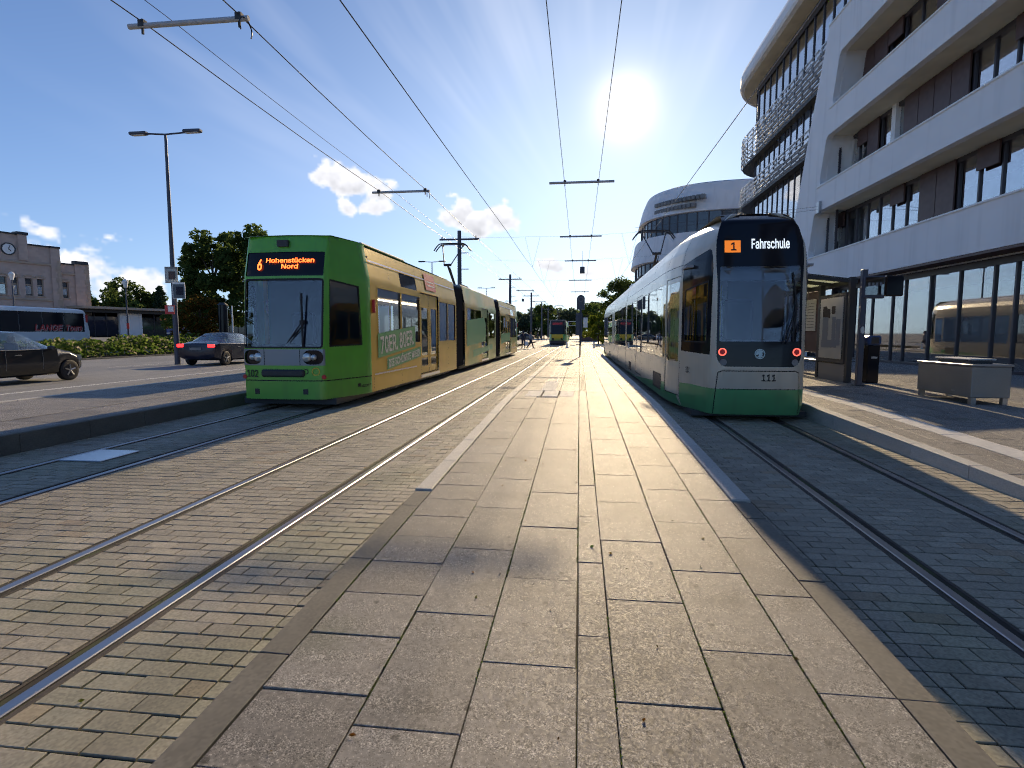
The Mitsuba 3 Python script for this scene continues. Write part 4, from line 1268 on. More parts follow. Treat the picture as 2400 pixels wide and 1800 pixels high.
put('anchor_bracket', MB().box(11.86, 12.0, 30.2, 30.5, 7.5, 8.1, 0.02), 'steel', ob)

# ---------------------------------------------------------------- second curved building behind
rb_ = thing('round_office_building', 'pale office building with a curved leaning front behind the cream tram', 'building')
cx, cy = 19.0, 70.5


def ring2(z, s, n=60):
    t = np.linspace(0, 2 * np.pi, n, endpoint=False)
    e = 2.6
    x = np.sign(np.cos(t)) * np.abs(np.cos(t)) ** (2 / e) * 11.6 * s
    y_ = np.sign(np.sin(t)) * np.abs(np.sin(t)) ** (2 / e) * 9.5 * s
    return np.stack([cx + x + (1 - s) * 3, cy + y_, np.full(n, z)], 1)


for nm, zs in (('upper_band', ((14.3, 1.0), (14.35, 1.02), (16.4, 0.985), (17.3, 0.96), (17.5, 0.92))), ('middle_band', ((9.4, 1.06), (9.45, 1.075), (12.2, 1.045), (12.25, 1.0))), ('lower_band', ((0.0, 1.08), (3.9, 1.09), (7.4, 1.085), (7.45, 1.04)))):
    put(nm, MB().loft([ring2(z, s) for z, s in zs]), 'facade', rb_, smooth=40)
for z0, z1, s in ((12.2, 14.33, 0.99), (7.4, 9.43, 1.035)):
    A, B = ring2(z0, s, 54), ring2(z1, s, 54)
    fr = MB()
    for i in range(54):
        j = (i + 1) % 54
        if A[i, 1] < cy + 5 and A[i, 0] < cx + 9:
            put('window', MB().quad(A[i], A[j], B[j], B[i]), 'darkglass', rb_)
        fr.tube([A[i], B[i]], 0.09, 4)
    put('window_frame', fr, 'frame', rb_)
    put('window_core', MB().loft([ring2(z, s - 0.02) for z in (z0, z1)]), 'room', rb_)
for k_, (z, n_) in enumerate(((15.7, 13), (14.95, 11))):
    m = MB()
    for i in range(n_):
        a = math.pi + 0.50 + i * 0.042
        p = np.array([cx + math.cos(a) * 11.6 * 1.02, cy + math.sin(a) * 9.5 * 1.16, z])
        t = np.array([-math.sin(a) * 11.6, math.cos(a) * 9.5, 0])
        t /= np.linalg.norm(t)
        m.obox(p, t, [-t[1], t[0], 0], up, 0.17 + 0.05 * ((i * 7) % 3 == 0), 0.35, 0.20)
    put('sign_strip', m, 'grey', rb_)

# ---------------------------------------------------------------- old station building
st = thing('station_building', 'old brick station building with stepped parapet and round clock', 'building')
azs = math.radians(17.8)
SC, SD = np.array([-57.86, 60, 0]), np.array([math.sin(azs), math.cos(azs), 0])
SN = np.array([math.cos(azs), -math.sin(azs), 0])


def stf(t0, t1, z0, z1, o0, o1):
    """box along the front: t metres left of the right corner, o metres out of the front"""
    c_ = SC - SD * (t0 + t1) / 2 + SN * (o0 + o1) / 2 + up * (z0 + z1) / 2
    return c_, SD, SN, up, (t1 - t0) / 2, (o1 - o0) / 2, (z1 - z0) / 2


def wall_holes(t0, t1, z0, z1, hs, o, th):
    p = sbox(t0, z0, t1, z1).difference(unary_union(hs) if hs else Polygon())
    M = frame(SC + SN * (o - th), -SD, up)
    v = MB().extr(p, th, M).get()
    if np.dot(M[:3, 2], SN) < 0:
        M = frame(SC + SN * o, -SD, up)
        v = MB().extr(p, th, M).get()
    return v


wins = []
cw = [(5.92, 6.54), (4.92, 5.46)] + [(8.2, 8.8), (9.3, 9.9), (7.2, 7.75)]
hs1 = [sbox(2.03, 5.55, 2.65, 7.35)]
put('wing_wall', wall_holes(-0.05, 3.2, 0.3, 9.35, hs1, 0, 0.5), 'brick', st)
hs2 = [sbox(a - 0.3, 5.6, b - 0.22, 7.45) for a, b in cw]
put('centre_wall', wall_holes(3.2, 22, 0.3, 11.0, hs2, 0.35, 0.5), 'brick', st)
put('gable_wall', wall_holes(6.2, 14.5, 10.9, 11.95, [], 0.36, 0.5), 'brick', st)
put('side_wall', MB().obox(SC - SD * 0.25 - SN * 6 + up * 4.6, SD, SN, up, 0.25, 6.0, 4.35), 'brick', st)
put('roof', MB().obox(SC - SD * 11 - SN * 6.4 + up * 9.0, SD, SN, up, 10.9, 5.8, 0.15), 'grey', st)
for h in hs1 + hs2:
    a, z0, b, z1 = h.bounds
    o = 0.0 if h in hs1 else 0.35
    w = put('window', MB().obox(*stf(a, b, z0, z1, o - 0.30, o - 0.26)), 'darkglass', st)
    put('window_frame', MB().obox(*stf(a, b, z0 + 1.1, z0 + 1.2, o - 0.25, o - 0.15)).obox(*stf(a, a + 0.07, z0, z1, o - 0.25, o - 0.15)).obox(*stf(b - 0.07, b, z0, z1, o - 0.25, o - 0.15)), 'stone', w)
    put('pane', MB().obox(*stf(a + 0.1, b - 0.1, z0 + 0.08, z0 + 1.05, o - 0.255, o - 0.24)), 'mirrorpane', w)
    put('sill', MB().obox(*stf(a - 0.1, b + 0.1, z0 - 0.14, z0 - 0.02, o - 0.1, o + 0.08)), 'stone', w)
for t0, t1, z0, z1, o in ((-0.1, 1.35, 0.3, 9.5, 0.14), (2.95, 3.85, 0.3, 10.98, 0.5), (5.95, 6.75, 9.3, 12.0, 0.52)):
    put('pilaster', MB().obox(*stf(t0, t1, z0, z1, o - 0.4, o)), 'brick', st)
for t0, t1, z0, z1, o in ((0.0, 1.4, 9.5, 9.85, 0.3), (1.35, 2.98, 9.35, 9.5, 0.12), (3.1, 6.2, 11.0, 11.15, 0.5), (6.5, 14.5, 11.95, 12.1, 0.5), (5.85, 6.85, 12.0, 12.3, 0.62), (2.9, 3.9, 10.98, 11.18, 0.58)):
    put('coping', MB().obox(*stf(t0, t1, z0, z1, -0.4, o)), 'dark', st)
for t0, t1, z, o in ((3.85, 22, 9.0, 0.5), (1.35, 3.0, 8.2, 0.13), (3.85, 22, 5.1, 0.46)):
    put('ledge', MB().obox(*stf(t0, t1, z, z + 0.2, 0.0, o)), 'stone', st)
for h in hs1 + hs2:
    a, z0, b, z1 = h.bounds
    o = 0.0 if h in hs1 else 0.35
    for i in range(7):
        q = i / 6 * math.pi
        t_, z_ = (a + b) / 2 + math.cos(q) * (b - a) * 0.62, z1 + 0.08 + math.sin(q) * 0.22
        put('arch_stone', MB().obox(SC - SD * t_ + up * z_ + SN * (o + 0.01), SD, SN, up, 0.085, 0.05, 0.085), 'stone', st)
for t0, t1, o in ((-0.1, 1.35, 0.15), (2.95, 3.85, 0.51)):
    for z in np.arange(1.0, 9.2, 0.62):
        put('quoin', MB().obox(*stf(t0 - 0.02, t0 + (0.5 if int(z / 0.62) % 2 else 0.32), z, z + 0.56, o - 0.1, o + 0.03)), 'stone', st)
CKC = SC - SD * 7.6 + SN * 0.36 + up * 10.37
ck = put('clock', MB().mesh(trimesh.creation.cylinder(0.55, 0.12, 28, transform=frame(CKC, SD, up))), 'white', st)
put('clock_ring', MB().mesh(trimesh.creation.annulus(0.53, 0.64, 0.18, 28, transform=frame(CKC, SD, up))), 'dark', ck)
for a, l in ((0.4, 0.45), (2.3, 0.32)):
    dd = SD * math.sin(a) + up * math.cos(a)
    put('clock_hand', MB().tube([CKC + SN * 0.09, CKC + SN * 0.09 + dd * l], 0.03, 4), 'ink', ck)

# ---------------------------------------------------------------- kiosk pavilion
kp = thing('kiosk_pavilion', 'low flat roofed pavilion with dark shop fronts across the road', 'building')
KA, KB = np.array([-57.2, 58.0, 0]), np.array([-51.5, 77.0, 0])
kd = (KB - KA) / np.linalg.norm(KB - KA)
kn = np.array([kd[1], -kd[0], 0])
KL = np.linalg.norm(KB - KA)


def kbox(t0, t1, z0, z1, o0, o1):
    return KA + kd * (t0 + t1) / 2 + kn * (o0 + o1) / 2 + up * (z0 + z1) / 2, kd, kn, up, (t1 - t0) / 2, (o1 - o0) / 2, (z1 - z0) / 2


put('roof', MB().obox(*kbox(-0.6, 24, 4.35, 4.62, -5, 1.8)), 'stone', kp)
put('fascia', MB().obox(*kbox(-0.2, 24, 3.95, 4.35, -4.6, 0.9)), 'dark', kp)
put('wall', MB().obox(*kbox(4.2, 6.9, 1.0, 4.0, -0.2, 0.25)), 'facade', kp)
put('back_wall', MB().obox(*kbox(0, 24, 1.0, 4.0, -4.4, -4.2)), 'room', kp)
put('end_wall', MB().obox(*kbox(-0.1, 0.1, 1.0, 4.0, -4.4, 0.0)), 'greenpaint', kp)
for t in list(np.arange(0.2, 4.0, 1.3)) + list(np.arange(7.0, 23, 1.6)):
    w = 1.25 if t < 5 else 1.55
    put('shop_window', MB().obox(*kbox(t, t + w, 1.15, 3.5, -0.06, -0.02)), 'darkglass', kp)
    put('shop_mullion', MB().obox(*kbox(t - 0.05, t, 1.0, 3.9, -0.1, 0.06)), 'frame', kp)
put('sign_band', MB().obox(*kbox(8.8, 13.2, 3.05, 3.6, 0.05, 0.2)), 'railrust', kp)
put('sign_band', MB().obox(*kbox(9.2, 12.6, 3.2, 3.45, 0.2, 0.24)), 'orange', kp)
put('round_sign', MB().mesh(trimesh.creation.cylinder(0.28, 0.1, 18, transform=frame(KA + kd * 15.5 + kn * 0.5 + up * 3.3, kd, up))), 'tramgreen', kp)
put('round_sign_ring', MB().mesh(trimesh.creation.annulus(0.17, 0.24, 0.14, 18, transform=frame(KA + kd * 15.5 + kn * 0.5 + up * 3.3, kd, up))), 'decal', kp)

# ---------------------------------------------------------------- vehicles
CKEY = ['zb', 'ws', 'zl', 'wl', 'wr', 'zr']
HATCH = dict(L=4.0, wh=(0.62, 3.40), r=0.31, st=[(0.0, .42, .66, .84, .72, .62, .92), (0.06, .30, .76, .90, .80, .62, 1.06), (0.30, .22, .82, .94, .84, .60, 1.36), (0.70, .2, .85, .95, .85, .60, 1.46), (1.5, .2, .85, .95, .85, .61, 1.50), (2.05, .2, .85, .95, .85, .60, 1.47),
                                                (2.55, .2, .85, .96, .85, .62, 1.24), (3.02, .2, .85, .97, .84, .70, 1.01), (3.45, .22, .84, .88, .81, .62, .92), (3.75, .25, .80, .76, .76, .55, .81), (3.93, .30, .70, .64, .68, .5, .68), (4.0, .38, .55, .52, .56, .45, .55)], glass=(0.30, 3.02), roof=(0.70, 2.05))
SEDAN = dict(L=4.6, wh=(0.85, 3.65), r=0.32, st=[(0.0, .45, .66, .85, .74, .60, .90), (0.05, .32, .80, .93, .84, .64, .99), (0.35, .24, .86, .97, .88, .70, 1.05), (0.75, .22, .88, .97, .89, .72, 1.09), (1.45, .2, .89, .95, .89, .60, 1.43), (2.0, .2, .89, .94, .89, .60, 1.48),
                                                (2.6, .2, .89, .94, .89, .60, 1.44), (3.4, .2, .88, .95, .87, .72, 1.02), (4.1, .22, .86, .84, .83, .66, .90), (4.45, .28, .78, .70, .74, .6, .74), (4.6, .38, .62, .55, .62, .5, .58)], glass=(0.75, 3.4), roof=(1.45, 2.6))


def car(name, label, x, y, rz, kind, paint, z=0.055, group=None, brake=False, detail=True):
    k = thing(name, label, 'car', group)
    st = np.array(kind['st'])
    r = kind['r']
    ts = list(st[:, 0])
    for w in kind['wh']:
        ts += [w + d for d in (-0.39, -0.37, -0.30, -0.2, -0.07, 0.07, 0.2, 0.30, 0.37, 0.39)]
    ts = np.unique(np.round(ts, 3))
    g_ = {n: np.interp(ts, st[:, 0], st[:, i + 1]) for i, n in enumerate(CKEY)}
    g_['zl'] = np.interp(ts, st[:, 0], st[:, 3])
    rings = []
    for i, t in enumerate(ts):
        zb, ws, zl, wl, wr, zr = (g_[n][i] for n in CKEY)
        low = zb + 0.08
        for w in kind['wh']:
            if abs(t - w) < 0.38:
                low = max(low, r + math.sqrt(max(0.38 ** 2 - (t - w) ** 2, 0)))
        low = min(low, zl - 0.1)
        half = [(0, zb), (ws * 0.72, zb), (ws, low), (max(ws, wl) + 0.012, max((low + zl) / 2, low + 0.04)), (wl, zl), (wr, max(zr - 0.05, zl + 0.004)), (wr * 0.72, zr), (0, zr + 0.012)]
        rings.append(np.array([(a, t, b) for a, b in half] + [(-a, t, b) for a, b in half[-2:0:-1]]))
    P = np.array(rings)
    m_, n_ = P.shape[:2]
    M = np.array(move(x, y, z, rz).matrix)
    tr = lambda v: np.asarray(v) @ M[:3, :3].T + M[:3, 3]
    paintf, glassf = [], []
    for i in range(m_ - 1):
        t0, t1 = ts[i], ts[i + 1]
        ing = t0 >= kind['glass'][0] - 1e-6 and t1 <= kind['glass'][1] + 1e-6
        inroof = t0 >= kind['roof'][0] - 1e-6 and t1 <= kind['roof'][1] + 1e-6
        for j in range(n_):
            j2 = (j + 1) % n_
            q = [i * n_ + j, i * n_ + j2, (i + 1) * n_ + j2, (i + 1) * n_ + j]
            side = j in (4, n_ - 5)
            topq = j in (5, 6, n_ - 7, n_ - 6)
            mid = abs((t0 + t1) / 2 - (kind['roof'][0] + kind['roof'][1]) / 2 - 0.1) < 0.06
            isg = ing and ((side and not mid) or (topq and not inroof))
            (glassf if isg else paintf).extend([[q[0], q[2], q[1]], [q[0], q[3], q[2]]])
    for o in (0, (m_ - 1) * n_):
        for j in range(1, n_ - 1):
            paintf.append([o, o + j, o + j + 1] if o == 0 else [o, o + j + 1, o + j])
    V = tr(P.reshape(-1, 3))
    put('body', (V, np.array(paintf)), paint, k, smooth=38)
    put('window', (V, np.array(glassf)), 'carpane' if detail else 'darkglass', k, smooth=38)
    if detail:
        m = MB()
        for t in (1.25, 2.15):
            for s in (-0.38, 0.38):
                m.box(s - 0.22, s + 0.22, t - 0.12, t, 0.5, 1.16, 0.05).box(s - 0.12, s + 0.12, t - 0.1, t - 0.02, 1.17, 1.34, 0.03).box(s - 0.23, s + 0.23, t, t + 0.45, 0.4, 0.55, 0.04)
        m.box(-0.65, 0.65, 2.75, 3.0, 0.6, 0.96, 0.05)
        v, f = m.get()
        put('seat', (tr(v), f), 'cloth_grey', k)
        m = MB()
        tm = (kind['roof'][0] + kind['roof'][1]) / 2 + 0.1
        for s in (-1, 1):
            for t in (tm, tm + 0.98 if tm < 1.5 else tm + 1.05, tm - 0.85):
                i = int(np.argmin(np.abs(ts - t)))
                q = P[i] * [1, 1, 1]
                m.tube([[s * (abs(q[2, 0]) + 0.004), ts[i], q[2, 2] + 0.12], [s * (abs(q[3, 0]) + 0.004), ts[i], q[3, 2]], [s * (abs(q[4, 0]) + 0.003), ts[i], q[4, 2]]], 0.005, 4)
            m.tube([[s * (np.interp(t, ts, g_['wl']) + 0.004), t, np.interp(t, ts, g_['zl']) + 0.004] for t in np.linspace(0.4, kind['glass'][1] - 0.1, 12)], 0.009, 4)
        v, f = m.get()
        put('trim', (tr(v), f), 'grey', k)
    for w in kind['wh']:
        for s in (-1, 1):
            xs = s * (np.interp(w, st[:, 0], st[:, 2]) - 0.09)
            wk = put('wheel', (tr(MB().loft([np.stack([np.full(20, xs + s * o), w + q * np.cos(np.linspace(0, 2 * np.pi, 20, endpoint=False)), r + q * np.sin(np.linspace(0, 2 * np.pi, 20, endpoint=False))], 1) for o, q in ((-0.1, r - 0.03), (-0.08, r), (0.08, r), (0.1, r - 0.03), (0.095, r * 0.64))]).get()[0]), MB().loft([np.zeros((20, 3))] * 5).get()[1]), 'rubber', k, smooth=40)
            if detail:
                rm = MB().cyl([xs + s * 0.07, w, r], [xs + s * 0.088, w, r], r * 0.63, n=18)
                for q in range(5):
                    a = q * 2 * np.pi / 5 + 0.3
                    rm.tube([[xs + s * 0.09, w, r], [xs + s * 0.09, w + math.cos(a) * r * 0.58, r + math.sin(a) * r * 0.58]], 0.025, 5)
                v, f = rm.get()
                put('rim', (tr(v), f), 'steel', wk)
    yl = kind['L']
    wlast = st[-2, 2]
    for s in (-1, 1):
        v, f = MB().obox([s * (st[-3, 2] - 0.16), yl - 0.16, 0.68], [1, -0.5 * s, 0], [0.5 * s, 1, 0], up, 0.15, 0.07, 0.075).get()
        put('headlight', (tr(v), f), 'lens', k)
        tz = 0.90 if kind is SEDAN else 0.98
        v, f = MB().box(s * 0.70 - 0.15, s * 0.70 + 0.15, -0.012, 0.10, tz - 0.075, tz + 0.065, 0.015).get() if kind is SEDAN else MB().box(s * 0.66 - 0.08, s * 0.66 + 0.08, 0.0, 0.1, tz - 0.12, tz + 0.1, 0.015).get()
        put('tail_light', (tr(v), f), 'red', k, emit=(1.2, 0.02, 0.02) if brake else None)
        if detail:
            t = kind['glass'][1] - 0.28
            xm = np.interp(t, st[:, 0], st[:, 4]) + 0.09
            v, f = MB().box(s * xm - 0.10, s * xm + 0.10, t - 0.05, t + 0.06, 0.93, 1.06, 0.03).get()
            put('mirror', (tr(v), f), paint, k)
            v, f = MB().box(s * (st[4, 4] + 0.01) - 0.012, s * (st[4, 4] + 0.01) + 0.012, 1.75, 1.93, 0.80, 0.825).get()
            put('door_handle', (tr(v), f), 'silver', k)
    if kind is SEDAN:
        v, f = MB().box(-0.26, 0.26, -0.014, 0.03, 0.70, 0.81).get()
        put('number_plate', (tr(v), f), 'grey', k)
    return k


car('car', 'black hatchback cut off by the left edge of the view, driving on the road', -16.25, 11.75, 0, HATCH, 'carblack')
car('car', 'dark blue saloon with red brake lights lit half hidden by the green tram', -16.55, 22.3, 2.0, SEDAN, 'carnavy', brake=True)
for i, (x, y, rz, kd_, pt, z, lb) in enumerate(((-44.5, 63, 78, HATCH, 'carblack', .72, 'dark hatchback parked before the autumn coloured tree'), (-39.5, 60, 80, SEDAN, 'carblack', .25, 'dark saloon parked beside the black advertising column'),
                                               (-13.5, 118, 90, HATCH, 'buswhite', 0.0, 'white hatchback far off behind the walking couple'), (-9.6, 120, 90, SEDAN, 'carblack', 0.0, 'black saloon far off left of the distant tram'))):
    car('parked_car', lb, x, y, rz, kd_, pt, z, detail=False)

bs = thing('coach', 'white coach with dark windows and red LANGE Tours lettering behind the verge', 'bus')
bx1 = -36.0
prof = [(-1.0, 0.38), (1.0, 0.38), (1.22, 0.6), (1.25, 1.57), (1.22, 2.95), (1.1, 3.18), (0.8, 3.25), (-0.8, 3.25), (-1.1, 3.18), (-1.22, 2.95), (-1.25, 1.57), (-1.22, 0.6)]
yb0, yb1 = 25.2, 37.15
rg = []
for t, s, zc in ((yb0, 0.96, 0), (yb0 + 0.12, 1, 0), (yb1 - 0.5, 1, 0), (yb1 - 0.12, 0.99, 0), (yb1 + 0.02, 0.95, 0)):
    rg.append(np.array([[bx1 - 1.25 + a * s, t + (0.10 if (b < 1.7 and t > 30) else -0.12 * (b - 1.7) if t > 36.5 else 0), 1.8 + (b - 1.8) * (0.6 * s + 0.4)] for a, b in prof]))
put('body', MB().loft(rg), 'buswhite', bs, smooth=35)
for i, y in enumerate(np.arange(yb0 + 0.4, yb1 - 0.6, 1.6)):
    y1 = min(y + 1.58, yb1 - 0.28)
    put('window', MB().quad([bx1 + 0.012, y, 1.60], [bx1 + 0.012, y1, 1.60], [bx1 - 0.012, y1, 2.93], [bx1 - 0.012, y, 2.93]), 'tramblack', bs)
put('lettering', text('LANGE', 0.40, [bx1 + 0.03, 32.95, 1.68], [0, 1, 0], up, 0.012, True, 1.95, 0.2), 'red', bs)
put('lettering', text('Tours', 0.40, [bx1 + 0.03, 35.2, 1.68], [0, 1, 0], up, 0.012, True, 1.3, 0.2), 'red', bs)
put('lettering_outline', text('LANGE', 0.40, [bx1 + 0.022, 32.995, 1.635], [0, 1, 0], up, 0.006, True, 1.95, 0.2), 'decal', bs)
put('lettering_outline', text('Tours', 0.40, [bx1 + 0.022, 35.245, 1.635], [0, 1, 0], up, 0.006, True, 1.3, 0.2), 'decal', bs)
put('corner_light', MB().box(bx1 - 0.08, bx1 + 0.02, yb1 - 0.2, yb1 - 0.08, 2.3, 2.85), 'red', bs)
put('skirt_line', MB().box(bx1 - 0.02, bx1 + 0.012, yb0 + 0.3, yb1 - 0.3, 0.98, 1.0), 'grey', bs)
for y in (yb0 + 3.0, yb1 - 2.6):
    put('wheel', MB().cyl([bx1 - 0.3, y, 0.5], [bx1 + 0.0, y, 0.5], 0.5, n=24), 'rubber', bs)
    put('wheel', MB().cyl([bx1 - 2.5, y, 0.5], [bx1 - 2.2, y, 0.5], 0.5, n=24), 'rubber', bs)

vn = thing('van', 'blue delivery van parked by the low pavilion', 'van')
rg = []
for t, h, zb in ((0, 1.7, .4), (0.05, 2.25, .35), (3.3, 2.3, .35), (4.0, 1.3, .35), (4.9, 1.05, .4), (5.0, 0.8, .5)):
    rg.append(np.array([[-0.9, t, zb], [0.9, t, zb], [0.95, t, min(1.1, h - .1)], [0.82, t, h], [-0.82, t, h], [-0.95, t, min(1.1, h - .1)]]))
Mv = np.array(move(-47.2, 60.2, 1.0, 8).matrix)
tv = lambda mb: (mb.get()[0] @ Mv[:3, :3].T + Mv[:3, 3], mb.get()[1])
put('body', tv(MB().loft(rg)), 'vanblue', vn)
put('rear_window', tv(MB().box(-0.65, 0.65, -0.01, 0.08, 1.35, 1.95, 0.02)), 'darkglass', vn)
put('bumper', tv(MB().box(-0.9, 0.9, -0.1, 0.05, 0.45, 0.6, 0.02)), 'steel', vn)
for sx in (-0.85, 0.85):
    put('tail_light', tv(MB().box(sx - 0.08, sx + 0.08, -0.02, 0.05, 1.0, 1.4)), 'red', vn)
    for t in (0.9, 4.0):
        put('wheel', tv(MB().cyl([sx - 0.08, t, 0.33], [sx + 0.08, t, 0.33], 0.33, n=16)), 'rubber', vn)

# far tram
ft = thing('far_tram', 'older distant tram with yellow and green front coming along the middle track', 'tram')
shf = Shell([(0, 0), (0.75, 0.04), (0.85, 0.1), (1.08, 1.2), (1.1, 3)], 18, ([0, 2.4, 3.0], [0, 0, 0.1]), ([0, 1.2, 3.1], [0, 0, 0.3]), (0.8, 1.3))
f_ = Tram(ft, shf, placer(-2.75, 70, 0.0), np.arange(-20, 20.1, 0.5), np.arange(0, 3.3, 0.3))
wf, ws_ = rrect(-0.7, 1.45, 0.7, 2.45, 0.08), rrect(-0.62, 2.58, 0.62, 2.86, 0.03)
f_.panel('cab', sbox(-0.72, 0.62, 0.72, 1.40), 'goldpaint')
f_.panel('cab_upper', sbox(-4, 2.5, 4, 3.1).difference(ws_), 'dark')
f_.panel('cab_side', sbox(-4, 0.62, -0.721, 1.40).union(sbox(0.721, 0.62, 4, 1.40)), 'tramgreen')
f_.panel('cab_lower', sbox(-4, 0.3, 4, 0.619), 'dark')
f_.panel('windshield', wf, 'tramblack', 0.003)
f_.panel('window_band', sbox(-4, 1.401, 4, 2.499).difference(wf), 'tramblack')
f_.panel('destination_display', ws_, 'red', -0.01)
for s in (1, -1):
    f_.panel('side_panel', sbox(4, 0.3, 18, 1.2).union(sbox(4, 2.4, 18, 3.1)), 'greenpaint', side=s)
    f_.panel('window_band', sbox(4, 1.201, 18, 2.399), 'darkglass', side=s)
    f_.mesh('headlight', MB().cyl([s * 0.55, 0.06, 0.8], [s * 0.55, -0.02, 0.8], 0.14, n=14), 'rubber')
f_.mesh('roof', MB().box(-1.0, 1.0, 0.3, 18, 3.05, 3.2, 0.05), 'grey')
f_.mesh('bogie', MB().box(-0.95, 0.95, 0.25, 17, 0.08, 0.3), 'dark')
pantograph(ft, -2.75, 75, 3.2, 5.2, ft, 0.7)

# ---------------------------------------------------------------- overhead line
MG = 'overhead line masts along the left platform'
for i, (y, lb) in enumerate(((33.0, 'dark blue overhead line mast rising behind the green tram roof, nearest of the row'), (57.5, 'second overhead line mast of the row behind the green tram'),
                             (83.0, 'third overhead line mast of the row'), (106.0, 'fourth overhead line mast, tiny in the distance'), (128.0, 'fifth and farthest overhead line mast'))):
    k = thing('overhead_mast', lb, 'mast', MG)
    put('pole', MB().cyl([-7.15, y, 0.2], [-7.15, y, 7.55], 0.15, 0.11, 14), 'mastblue', k, smooth=40)
    put('base_plate', MB().box(-7.4, -6.9, y - 0.25, y + 0.25, 0.23, 0.27, 0.01), 'mastblue', k)
    put('cross_arm', MB().box(-8.35, -5.95, y - 0.05, y + 0.05, 7.0, 7.1, 0.01), 'mastblue', k)
    for z in (6.25, 5.3):
        put('bracket', MB().cyl([-7.1, y, z], [-6.6, y, z], 0.025, n=6), 'mastblue', k)
    for x in (-8.2, -6.15):
        put('insulator', MB().cyl([x, y, 7.1], [x, y, 7.24], 0.035, n=8), 'dark', k)
for grp, name, xs, ys, z, r, labs in (
        ('cross bars over the centre platform', 'cross_bar', (-1.2, 1.24), (21.7, 33.5, 44.5, 60.6, 77.2), 7.16, 0.045,
         ('wide overhead cross bar below the sun, nearest over the centre platform', 'second overhead cross bar over the centre platform', 'third overhead cross bar over the centre platform, near the hanging lamp', 'fourth small overhead cross bar over the centre platform', 'fifth and smallest cross bar over the centre platform')),
        ('cross bars over the left track', 'cross_bar', (-6.98, -5.0), (8.28, 18.5, 61.5, 83.0), 6.2, 0.04,
         ('large tilted cross bar in the upper left sky, nearest over the left track', 'overhead cross bar in front of the small white clouds above the green tram', 'small overhead cross bar right of the second mast', 'tiny overhead cross bar right of the third mast'))):
    for y, lb in zip(ys, labs):
        k = thing(name, lb, 'overhead bar', grp)
        put('tube', MB().cyl([xs[0], y, z], [xs[1], y, z], r, n=10), 'barmetal', k, smooth=40)
        for x in ((-0.61, 0.64) if z > 7 else (-6.75, -5.15)):
            put('clamp', MB().cyl([x, y, z - 0.12], [x, y, z + 0.10], 0.02, n=6).box(x - 0.05, x + 0.05, y - 0.04, y + 0.04, z - 0.02, z + r + 0.04), 'dark', k)
        if z < 7:
            th = np.linspace(-2.2, 2.2, 12)
            put('hanger_loop', MB().tube(np.stack([np.full(12, xs[1] + 0.2 if False else -5.05), y + 0.16 * np.sin(th), z - 0.14 + 0.14 * np.cos(th)], 1), 0.012, 5), 'dark', k)


def wire(x, z, y0, y1, sup, sag, r=0.009):
    ys = np.unique(np.concatenate([np.linspace(y0, y1, 60), sup]))
    e = np.array([y0] + list(sup) + [y1])
    zz = np.full_like(ys, z)
    for a, b in zip(e[:-1], e[1:]):
        t = np.clip((ys - a) / max(b - a, 1e-6), 0, 1)
        zz = np.where((ys >= a) & (ys <= b), z - sag * 4 * t * (1 - t), zz)
    return MB().tube(np.stack([np.full_like(ys, x), ys, zz], 1), r, 5)


S1, S2 = [8.28, 18.5, 33.0, 57.5, 61.5, 83.0], [21.7, 33.5, 44.5, 60.6, 77.2]
for x, z, sup, r, lb in ((-6.75, 6.26, S1, .010, 'left overhead wire of the pair above the green tram'), (-5.15, 6.26, S1, .010, 'right overhead wire of the pair above the green tram'), (-6.35, 6.32, S1, .006, 'thin wire between the pair above the green tram'),
                         (-2.82, 5.40, S2, .009, 'contact wire above the empty middle track'), (-0.61, 7.05, S2, .009, 'left overhead wire of the pair above the centre platform'), (0.64, 7.05, S2, .009, 'right overhead wire of the pair above the centre platform, crossing the sun'), (2.84, 5.50, S2, .009, 'contact wire above the cream tram')):
    tag(put('overhead_wire', wire(x, z, -8, 150, sup, 0.05, r), 'wire'), lb, 'wire')
for y, lb in zip((33.5, 44.5, 60.6, 77.2), ('second', 'third', 'fourth', 'fifth')):
    k = thing('span_wire', f'thin cross span wire carrying the {lb} cross bar over the centre platform', 'wire')
    xs = np.linspace(-7.15, 12.0, 25)
    zz = 7.5 - 0.28 * (1 - ((xs - 0) / 8.5) ** 2).clip(0) + 0.02 * xs
    put('cable', MB().tube(np.stack([xs, np.full(25, y), zz], 1), 0.005, 4), 'wire', k)
    for x, z in ((-2.82, 5.4), (2.84, 5.5)):
        zs = np.interp(x, xs, zz)
        put('hanger', MB().tube([[x - 0.45, y, zs], [x, y, z + 0.03]], 0.006, 4).tube([[x + 0.45, y, zs], [x, y, z + 0.03]], 0.006, 4), 'wire', k)
k = thing('span_wire', 'wire anchored to the leaning white column of the office building', 'wire')
put('cable', MB().tube([[11.9, 30.3, 7.85], [2.84, 30.3, 7.0]], 0.008, 4), 'wire', k)
put('cable', MB().tube([[11.9, 30.3, 7.7], [2.84, 30.3, 6.8]], 0.008, 4), 'wire', k)
for x, y, z, s, lb in ((0.16, 40, 5.93, .3, 'dark lamp box hanging from a wire above the centre platform'), (-8.1, 80, 6.25, .26, 'small dark lamp box hanging left of the far masts')):
    k = thing('hanging_lamp', lb, 'lamp')
    put('housing', MB().box(x - s * 0.55, x + s * 0.55, y - 0.2, y + 0.2, z - s * 0.75, z + s * 0.75, 0.03), 'mastblue', k)
    put('hanger', MB().cyl([x, y, z + s * 0.75], [x, y, 7.25], 0.012, n=5), 'dark', k)

